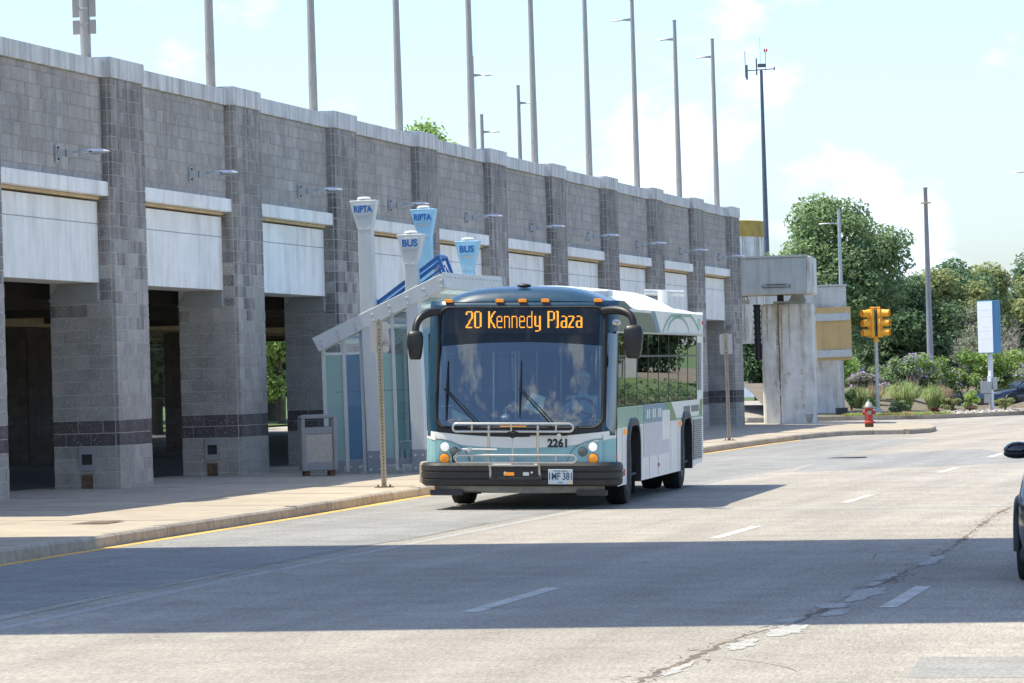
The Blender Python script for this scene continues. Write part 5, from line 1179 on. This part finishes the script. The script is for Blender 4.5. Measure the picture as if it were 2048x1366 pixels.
def crown_blobs(c, r, n, rg, bs=(.28, .45)):
    out = []
    for i in range(n):
        v = Vector((rg.gauss(0, 1), rg.gauss(0, 1), rg.gauss(0, 1))).normalized() * (rg.random() ** .45); k = rg.uniform(*bs)
        out.append(((c[0] + v.x * r[0] * (1 - k * .7), c[1] + v.y * r[1] * (1 - k * .7), c[2] + v.z * r[2] * (1 - k * .6)), (r[0] * k, r[1] * k, r[2] * k * .62)))
    return out
def tree(lab, loc, cz, r, mat, seed, n=9000, size=.26, nb=26, name='broadleaf_tree', group=None, trunk=.16, bs=(.28, .45), clear=None):
    rg = random.Random(seed); t = thing(name, lab, 'tree', loc, group=group)
    bl = crown_blobs((0, 0, cz), r, nb, rg, bs)
    leaves(MB(), bl, n, size, rg).build('crown', mat, t, fix=False)
    tk = MB(); top = cz + r[2] * .3
    tk.tube([(0, 0, -.3), (.05, 0, cz * .3), (-.04, .05, cz * .7), (0, 0, top)], [trunk, trunk * .8, trunk * .55, trunk * .15], 8); tk.build('trunk', m_bark, t, smooth=60)
    for (c, rr_) in bl[::4]:
        z0 = max(cz * .35, c[2] - 1.2); MB().tube([(0, 0, z0 * .8), (c[0] * .5, c[1] * .5, (z0 + c[2]) / 2), c], [trunk * .4, trunk * .28, trunk * .08], 6).build('limb', m_bark, t, smooth=60)
    return t
def tree_copy(src, lab, loc, sc, rz, group=None):
    c = copy_tree(src); c.location = loc; c.scale = (sc, sc, sc); c.rotation_euler = (0, 0, rz); c['label'] = lab
    if group: c['group'] = group
    return c
TG = 'trees behind the planted bank'
big = tree('large spreading green tree rising behind the girder and street lamp', (13.4, 191, .4), 4.8, (3.8, 3.0, 3.75), m_leaf, 1, 46000, .20, 80, group=TG, trunk=.22, bs=(.16, .36))
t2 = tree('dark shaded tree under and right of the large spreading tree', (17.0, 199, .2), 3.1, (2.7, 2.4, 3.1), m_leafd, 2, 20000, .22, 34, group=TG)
t3 = tree('yellowish green tree right of the tall plain pole', (20.6, 217, .3), 3.6, (2.7, 2.3, 3.3), m_leafy, 3, 20000, .22, 34, group=TG)
t4 = tree('olive tree cut off by the right edge of the picture', (20.7, 176, -.3), 4.6, (1.75, 1.7, 2.2), m_leafy, 4, 9000, .22, 22, group=TG)
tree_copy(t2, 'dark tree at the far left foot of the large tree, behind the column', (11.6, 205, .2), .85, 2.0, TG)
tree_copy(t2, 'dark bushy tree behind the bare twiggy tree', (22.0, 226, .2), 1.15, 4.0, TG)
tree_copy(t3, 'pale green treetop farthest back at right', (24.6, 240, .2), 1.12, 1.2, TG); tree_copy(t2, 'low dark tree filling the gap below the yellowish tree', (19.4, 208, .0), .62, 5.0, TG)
# bare, grey, twiggy tree
rg = random.Random(9); tt = thing('bare_tree', 'bare grey twiggy tree behind the box sign', 'tree', (20.9, 203, .3)); tw = MB(); trk = MB()
def branch(p, d, L, r, lev):
    q = p + d * L; mid = p + d * L * .5 + Vector((rg.gauss(0, .06), rg.gauss(0, .06), rg.gauss(0, .06))) * L
    (trk if lev < 2 else tw).tube([p, mid, q], [r, r * .8, r * .6], 5 if lev < 2 else 3, caps=False)
    if lev < 5:
        for i in range(3 if lev < 3 else rg.choice((2, 3))):
            nd = (d + Vector((rg.gauss(0, .5), rg.gauss(0, .5), rg.gauss(0, .38)))).normalized(); branch(p.lerp(q, rg.uniform(.55, 1.0)), nd, L * rg.uniform(.6, .8), r * .6, lev + 1)
for i in range(5): branch(Vector((rg.uniform(-.5, .5), rg.uniform(-.3, .3), -.2)), Vector((rg.gauss(0, .38), rg.gauss(0, .3), 1)).normalized(), 1.5, .06, 0)
trk.build('trunk', m_twig, tt, fix=False, smooth=60); tw.build('twigs', m_twig, tt, fix=False, kind='stuff')
leaves(MB(), crown_blobs((0, 0, 2.2), (1.9, 1.5, 1.9), 16, rg), 1800, .15, rg, .8).build('sparse_leaves', m_leafg, tt, fix=False)
# shrubs with mauve flowers on the bank
def shrub(name, lab, x, y, w, h, mat, seed, n=3500, size=.12, bloom=0, group=None, bmat=None, z=None, nb=14, dy=None):
    rg = random.Random(seed); zz = bed_z(x, y) if z is None else z; t = thing(name, lab, 'shrub', (x, y, zz - .03), group=group)
    bl = crown_blobs((0, 0, h * .5), (w / 2, (dy or w) / 2, h * .52), nb, rg, (.32, .5)); leaves(MB(), bl, n, size, rg).build('foliage', mat, t, fix=False)
    for i in range(3): MB().tube([(rg.uniform(-.06, .06), rg.uniform(-.06, .06), -.1), (rg.uniform(-.2, .2) * w, rg.uniform(-.1, .1) * w, h * .55)], [.03, .012], 5).build('stem', m_bark, t)
    if bloom: leaves(MB(), [((c[0], c[1] - .03, c[2] + .02), (r[0] * 1.06, r[1] * 1.06, r[2] * 1.06)) for c, r in rg.sample(bl, max(3, len(bl) * 2 // 3))], bloom, .085, rg, .12, .9).build('blossom', bmat or m_purple, t, fix=False)
    return t
HG = 'flowering shrubs along the bank'
for i, (x, y, w, h, bl_, mt, lab) in enumerate((
    (12.6, 177, 2.1, 2.0, 0, m_leafb, 'bright green shrub without flowers, leftmost on the bank beside the tan panel'),
    (13.5, 174.0, 1.8, 1.25, 560, m_leafg, 'low pale mauve flowering shrub beside the traffic signal pole'),
    (14.6, 175, 2.2, 2.1, 620, m_leaf, 'tall mauve flowering shrub right of the traffic signal'),
    (15.9, 176, 2.3, 2.25, 420, m_leafb, 'mauve flowering shrub just left of the tall plain pole'),
    (17.3, 189.8, 2.5, 2.4, 60, m_leafb, 'green shrub with few flowers just right of the tall plain pole'),
    (18.7, 189.9, 2.4, 2.35, 200, m_leafb, 'mauve flecked shrub between the tall plain pole and the box sign'),
    (20.2, 190.2, 2.5, 2.55, 120, m_leafb, 'tall leafy shrub right behind the box sign'),
    (21.4, 189.9, 2.5, 2.4, 700, m_leaf, 'shrub thick with mauve flowers above the parked car, at the right edge'),
    (23.2, 190.6, 2.2, 2.1, 200, m_leafb, 'mauve flowering shrub beyond the right edge of the picture'))):
    shrub('flowering_shrub', lab, x, y, w, h, mt, 30 + i, 4200, .14, bl_, HG)
RG_ = 'low clipped shrubs in the gravel bed'
for i, (x, y, w, h, mt, lab) in enumerate((
    (13.05, 167.0, .75, .62, m_leafb, 'small bright green shrub left of the signal pole, behind the hydrant'),
    (13.95, 165.6, .8, .60, m_leaf, 'small dull green shrub right of the signal pole'),
    (15.95, 172.5, .75, .72, m_leafb, 'small bright shrub at the foot of the tall plain pole'),
    (16.15, 168.8, .82, .72, m_leafy, 'rounded olive shrub in front of the small bright one'),
    (17.1, 171.5, .95, .95, m_leafb, 'bright green shrub between the parked car and the box sign'),
    (18.65, 173.6, .85, .62, m_leafy, 'rounded olive shrub right of the box sign'),
    (15.3, 166.6, .55, .26, m_brownb, 'low purple brown barberry shrub near the kerb, left one'),
    (16.9, 170.0, .52, .24, m_brownb, 'low purple brown barberry shrub near the kerb, right one'),
    (12.35, 167.6, .55, 1.0, m_leaf, 'narrow green shrub beside the grey post base'))):
    shrub('low_shrub', lab, x, y, w, h, mt, 50 + i, 1500, .075, 0, RG_, nb=9)
def grass_tuft(lab, x, y, w, h, seed, n=420, mat=None, plume=0):
    rg = random.Random(seed); t = thing('ornamental_grass', lab, 'grass tuft', (x, y, bed_z(x, y) - .02), group='ornamental grasses in the island bed'); b = MB(); pl_ = MB()
    for i in range(n):
        a = rg.uniform(0, 6.28); sp = rg.random() ** .7; L = h * rg.uniform(.7, 1.1); ox, oy = math.cos(a) * sp, math.sin(a) * sp; wd = .012
        p0 = (ox * w * .12, oy * w * .12, 0); p1 = (ox * w * .28, oy * w * .28, L * .6); p2 = (ox * w * .46, oy * w * .46, L * (1 - .25 * sp)); p3 = (ox * w * .56, oy * w * .56, L * (.95 - .5 * sp))
        tx, ty = -oy / max(.01, sp) * wd, ox / max(.01, sp) * wd
        b.loft([[(p[0] - tx * k, p[1] - ty * k, p[2]), (p[0] + tx * k, p[1] + ty * k, p[2])] for p, k in ((p0, 1), (p1, 1), (p2, .7), (p3, .15))], False)
        if i < plume: pl_.tube([p2, (p2[0] * 1.05, p2[1] * 1.05, p2[2] + .2)], [.02, .006], 4)
    b.build('blades', mat or m_blade, t, fix=False, kind='stuff')
    if plume: pl_.build('plumes', m_straw, t, fix=False, kind='stuff')
for i, a in enumerate((('large fountain of pale grass right of the signal pole', 14.35, 168, 1.8, 1.15, 30), ('feathery grass tuft left of the signal pole', 12.7, 169, 1.3, .8, 20), ('upright grass tuft left of the tall plain pole', 15.55, 170, 1.1, 1.0, 0), ('straw coloured grass clump behind the tall plain pole base', 16.3, 174, 1.1, .85, 60), ('dry pale grass behind the leftmost bank shrub', 13.45, 171, 1.3, .75, 40))):
    grass_tuft(a[0], a[1], a[2], a[3], a[4], 70 + i, 520, m_blade if i < 3 else m_straw, a[5])
fl_ = MB(); rg = random.Random(88)
bd = [((x, yedge(x) + rg.uniform(.35, .9), bed_z(x, yedge(x) + .6) + .06), (.16, .16, .10)) for x in [11.6 + .12 * i for i in range(34)]]
leaves(fl_, bd, 3200, .06, rg).build('bedding_plants', m_leafb, fix=False, kind='stuff', label='low green bedding plants along the island kerb', category='bedding plants')
leaves(MB(), bd, 260, .055, rg, .1, .9).build('bedding_flowers', m_redp, fix=False, kind='stuff', label='small red and orange bedding flowers along the island kerb', category='flowers')
# trees and lawn behind the viaduct, and others outside the right edge that the bus windows mirror
LG = 'trees on the lawn behind the viaduct'
tb = tree('sunlit green tree glimpsed between the second and third piers', (-8.2, 161, .4), 3.0, (1.9, 1.9, 2.5), m_leafb, 12, 8000, .2, 24, group=LG)
tree_copy(tb, 'dark tree glimpsed beyond the fence post between first and second piers', (-17.0, 128, .5), 1.3, 1.0, LG)
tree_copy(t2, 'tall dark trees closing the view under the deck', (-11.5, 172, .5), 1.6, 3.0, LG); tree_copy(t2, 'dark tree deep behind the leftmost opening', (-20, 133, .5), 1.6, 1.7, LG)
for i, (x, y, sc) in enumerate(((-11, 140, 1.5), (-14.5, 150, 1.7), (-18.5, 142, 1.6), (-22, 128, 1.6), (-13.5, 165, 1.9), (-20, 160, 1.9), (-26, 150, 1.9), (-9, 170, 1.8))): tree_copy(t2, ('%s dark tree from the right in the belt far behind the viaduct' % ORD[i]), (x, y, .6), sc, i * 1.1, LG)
tree_copy(tb, 'treetop sprig showing above the viaduct coping', (-3.0, 151, 4.9), 1.05, 2.2, LG)
OG = 'roadside trees outside the right edge'
for i, (x, y, sc, sr) in enumerate(((27, 150, 1.2, t3), (31, 168, 1.4, big), (36, 190, 1.5, t3), (26.5, 205, 1.3, t2), (31, 128, 1.2, t2), (43, 215, 1.6, big), (34, 108, 1.3, t3), (50, 250, 1.8, t2), (29, 245, 1.5, t2), (14, 262, 1.5, t2), (36, 268, 1.7, t2), (20, 275, 1.4, t3), (44, 160, 1.6, t2), (42, 125, 1.5, big), (57, 200, 1.8, t2))):
    tree_copy(sr, ('%s roadside tree outside the right edge of the picture' % (ORD + ['thirteenth', 'fourteenth', 'fifteenth'])[i]) if x > 22 else ('distant tree closing the view behind the large tree' if i == 9 else 'distant pale tree far behind the yellowish tree'), (x, y, gz(x)), sc, i * 1.3, OG if x > 22 else TG)
b = MB(); b.grid(lambda u, v: (18.6 + 12 * u, 100 + 60 * v, gz(22) + .1 + 1.7 * u ** .8), 8, 6); b.build('verge', m_grass, fix=False, kind='structure')
b = MB(); b.grid(lambda u, v: (30.5 + 40 * u, 95 + 70 * v, gz(25) + 1.7), 3, 3); b.build('verge', m_grass, fix=False, kind='structure')
hb = [((0, k * .9, .6 + .15 * math.sin(k * 1.7)), (.9, .8, .8)) for k in range(70)]  # hedge added out of view, for the bus windows to mirror
hg = thing('hedge', 'long hedge added unseen outside the right edge for the bus windows to mirror', 'hedge', (19.6, 97, gz(20))); leaves(MB(), hb, 16000, .2, random.Random(77)).build('foliage', m_leafd, hg, fix=False); MB().box(-.25, .25, 0, 62, -.2, .9).build('stems', m_bark, hg)
WL = thing('boundary_wall', 'long grey boundary wall on the grass bank outside the right edge', 'wall', (26.5, 100, .5)); MB().box(0, .3, 0, 60, 0, 1.75).build('wall_run', m_seat, WL)
for k in range(9): MB().box(-.06, 0, k * 7.2 + .2, k * 7.2 + .7, 0, 1.85).build('wall_pier', m_seat, WL)
for k in range(7): tree_copy((t2, t3, tb)[k % 3], '%s dense tree along the boundary wall outside the right edge' % ORD[k], (28.5 + (k % 2) * 2, 104 + k * 8.5, 1.0), 1.1 + .1 * (k % 3), k * 1.9, OG)
# chain-link fence at the back of the lawn
FN = thing('chain_link_fence', 'steel chain link fence with barbed wire arms behind the viaduct', 'fence', (-9.3, 104, gz(-9.3)), (0, 0, ALONG + R(6)))
for i in range(9):
    p_ = MB().tube([(i * 3.0, 0, 0), (i * 3.0, 0, 2.5)], .04, 8).build('fence_post', m_galv, FN, smooth=50); MB().tube([(i * 3.0, 0, 2.45), (i * 3.0, -.22, 2.85)], .02, 6).build('barb_arm', m_galv, p_)
for z in (.08, 1.25, 2.45): MB().tube([(0, 0, z), (24, 0, z)], .022, 6).build('rail', m_galv, FN, smooth=50)
for z, y in ((2.55, -.05), (2.68, -.12), (2.8, -.19)): MB().tube([(0, y, z), (24, y, z)], .006, 4).build('barbed_wire', m_galv, FN)
ws = MB()
for i in range(240):
    x = i * .1; ws.quad((x, 0, .08), (x + .006, 0, .08), (x + .006 + 1.18, 0, 2.45), (x + 1.18, 0, 2.45)) if x < 22.8 else None; ws.quad((x + 1.18, .004, .08), (x + 1.186, .004, .08), (x + .006, .004, 2.45), (x, .004, 2.45)) if x < 22.8 else None
ws.build('wire_mesh', m_galv, FN, fix=False, kind='stuff')

# ------------------------------------------------------------------ cars
g_car = glass('car_glass', (.10, .12, .13), .22)
def car(lab, loc, rz, paint, L=4.7, Wd=1.88, H=1.48, hood=.98, sill=.24, suv=False):
    t = thing('parked_car' if not suv else 'moving_car', lab, 'car', loc, (0, 0, rz)); w = Wd / 2; b = MB(); rows = []
    zh = hood
    st = [(0, .30, .60, .72), (.06, .26, .74, .86), (.25, .24, zh - .16, .95), (.7, .24, zh - .06, .985), (1.25, .24, zh + .0, 1), (1.75, .24, zh + .05, 1), (2.6, .24, zh + .06, 1), (L - .9, .24, zh + .08, 1), (L - .3, .26, zh + .06, .96), (L - .06, .30, zh - .08, .90), (L, .36, zh - .25, .82)]
    for y, z0, z1, k in st:
        ww = w * k; half = [(ww * .86, z0), (ww * .97, z0 + .08), (ww, z0 + (z1 - z0) * .35), (ww * .995, z0 + (z1 - z0) * .7), (ww * .95, z1 - .05), (ww * .84, z1), (ww * .4, z1 + .03), (0, z1 + .035)]
        rows.append([(x, y, z) for x, z in half] + [(-x, y, z) for x, z in reversed(half[:-1])])
    b.loft(rows); body = b.build('body', paint, t, smooth=38)
    gh = MB(); rows = []
    for y, zt, k in ((1.45, zh + .04, .84), (2.2, H - .04, .72), (2.6, H, .72), (L - 1.6, H - .02, .71), (L - 1.1, H - .16, .72), (L - .5, zh + .09, .80)):
        z0 = zh - .02; half = [(w * .88, z0), (w * (k + .10 if zt > zh + .15 else .86), z0 + (zt - z0) * .5), (w * k * .92, zt - .03 if zt > zh + .15 else zt), (w * k * .6, zt), (0, zt + .015)]
        rows.append([(x, y, z) for x, z in half] + [(-x, y, z) for x, z in reversed(half[:-1])])
    gh.loft(rows); gh.build('windows', g_car, t, smooth=38)
    rp = MB(); rp.loft([[(x, y, z + .012) for x, z in ((-w * .68, H - .035 + dz), (-w * .4, H + dz), (0, H + .012 + dz), (w * .4, H + dz), (w * .68, H - .035 + dz))] for y, dz in ((2.25, -.035), (2.6, 0), (L - 1.6, -.02), (L - 1.2, -.12))], False); rp.build('roof', paint, t, smooth=50)
    for sg in (-1, 1):
        for pts in ([(w * .86, 1.5, zh + .05), (w * .70, 2.22, H - .04)], [(w * .70, 2.22, H - .03), (w * .70, L - 1.5, H - .04), (w * .82, L - .6, zh + .08)], [(w * .885, 2.95, zh + .04), (w * .74, 2.95, H - .03)]): MB().tube([(sg * x, y, z) for x, y, z in pts], .035, 6).build('window_pillar', paint, t)
        mr = MB().ellipsoid((sg * (w + .06), 1.85, zh + .10), (.13, .09, .075), 14, 8).build('mirror', paint, t, smooth=60); MB().tube([(sg * (w - .06), 1.85, zh + .06), (sg * (w + .05), 1.85, zh + .10)], .03, 6).build('mirror_stalk', m_black, mr); MB().ellipsoid((sg * (w + .06), 1.85, zh + .07), (.132, .085, .05), 14, 8).build('mirror_base', m_black, mr, smooth=60)
        MB().grid(lambda u, v: (sg * w * (.55 + .36 * u), .03 + .05 + .30 * u ** 2.2 - .012 + .04 * v, .62 + .16 * v + .05 * u), 8, 4).build('headlight', m_chrome, t, smooth=60)
        MB().grid(lambda u, v: (sg * w * (.50 + .33 * u), L - .035 - .22 * u ** 2.5 + .012, .66 + .14 * v), 8, 3).build('taillight', m_red, t, smooth=60)
        for c in (.95, L - 1.0):
            wh = MB().lathe([(.20, w - .21), (.31, w - .21), (.335, w - .18), (.335, w - .03), (.31, w + .01), (.21, w + .01)], 28, ax=0).build('wheel', m_tyre, t, smooth=40, loc=(0, c, .335), rot=(0, 0, 0 if sg > 0 else R(180)))
            MB().lathe([(.21, w + .0), (.20, w - .03), (.06, w - .04), (.05, w - .0), (.01, w + .0)], 20, ax=0).build('rim', m_rim, wh, smooth=40)
            ar_ = MB(); ar_.tube([(sg * (w - .005), c + .39 * math.cos(R(a)), .335 + .39 * math.sin(R(a))) for a in range(-8, 189, 14)], .035, 6); ar_.build('wheel_arch', m_black, t, smooth=60)
    MB().box(-w * .6, w * .6, .01, .05, .38, .58).build('grille', m_black, t); MB().box(-w * .93, w * .93, .06, .3, .20, .34).build('lower_bumper', m_bumper, t, bevel=.04)
    return t
m_navy = M('navy_metallic', (.012, .018, .045), .22, .3, var=.03, coat=.8); m_blackp = M('black_metallic', (.008, .010, .022), .2, .3, var=.03, coat=.9)
car('dark navy parked car partly hidden by shrubs behind the box sign', (19.1, 187.6, gz(19.6) - .02), R(-48), m_navy, 4.6, 1.82, 1.42, .90)
cx_, cy_ = 5.125, 38.75
car('near black car entering at the right edge, only mirror and fender showing', (cx_, cy_, gz(cx_)), R(-AZ), m_blackp, 4.7, 1.88, 1.62, 1.03, suv=True)
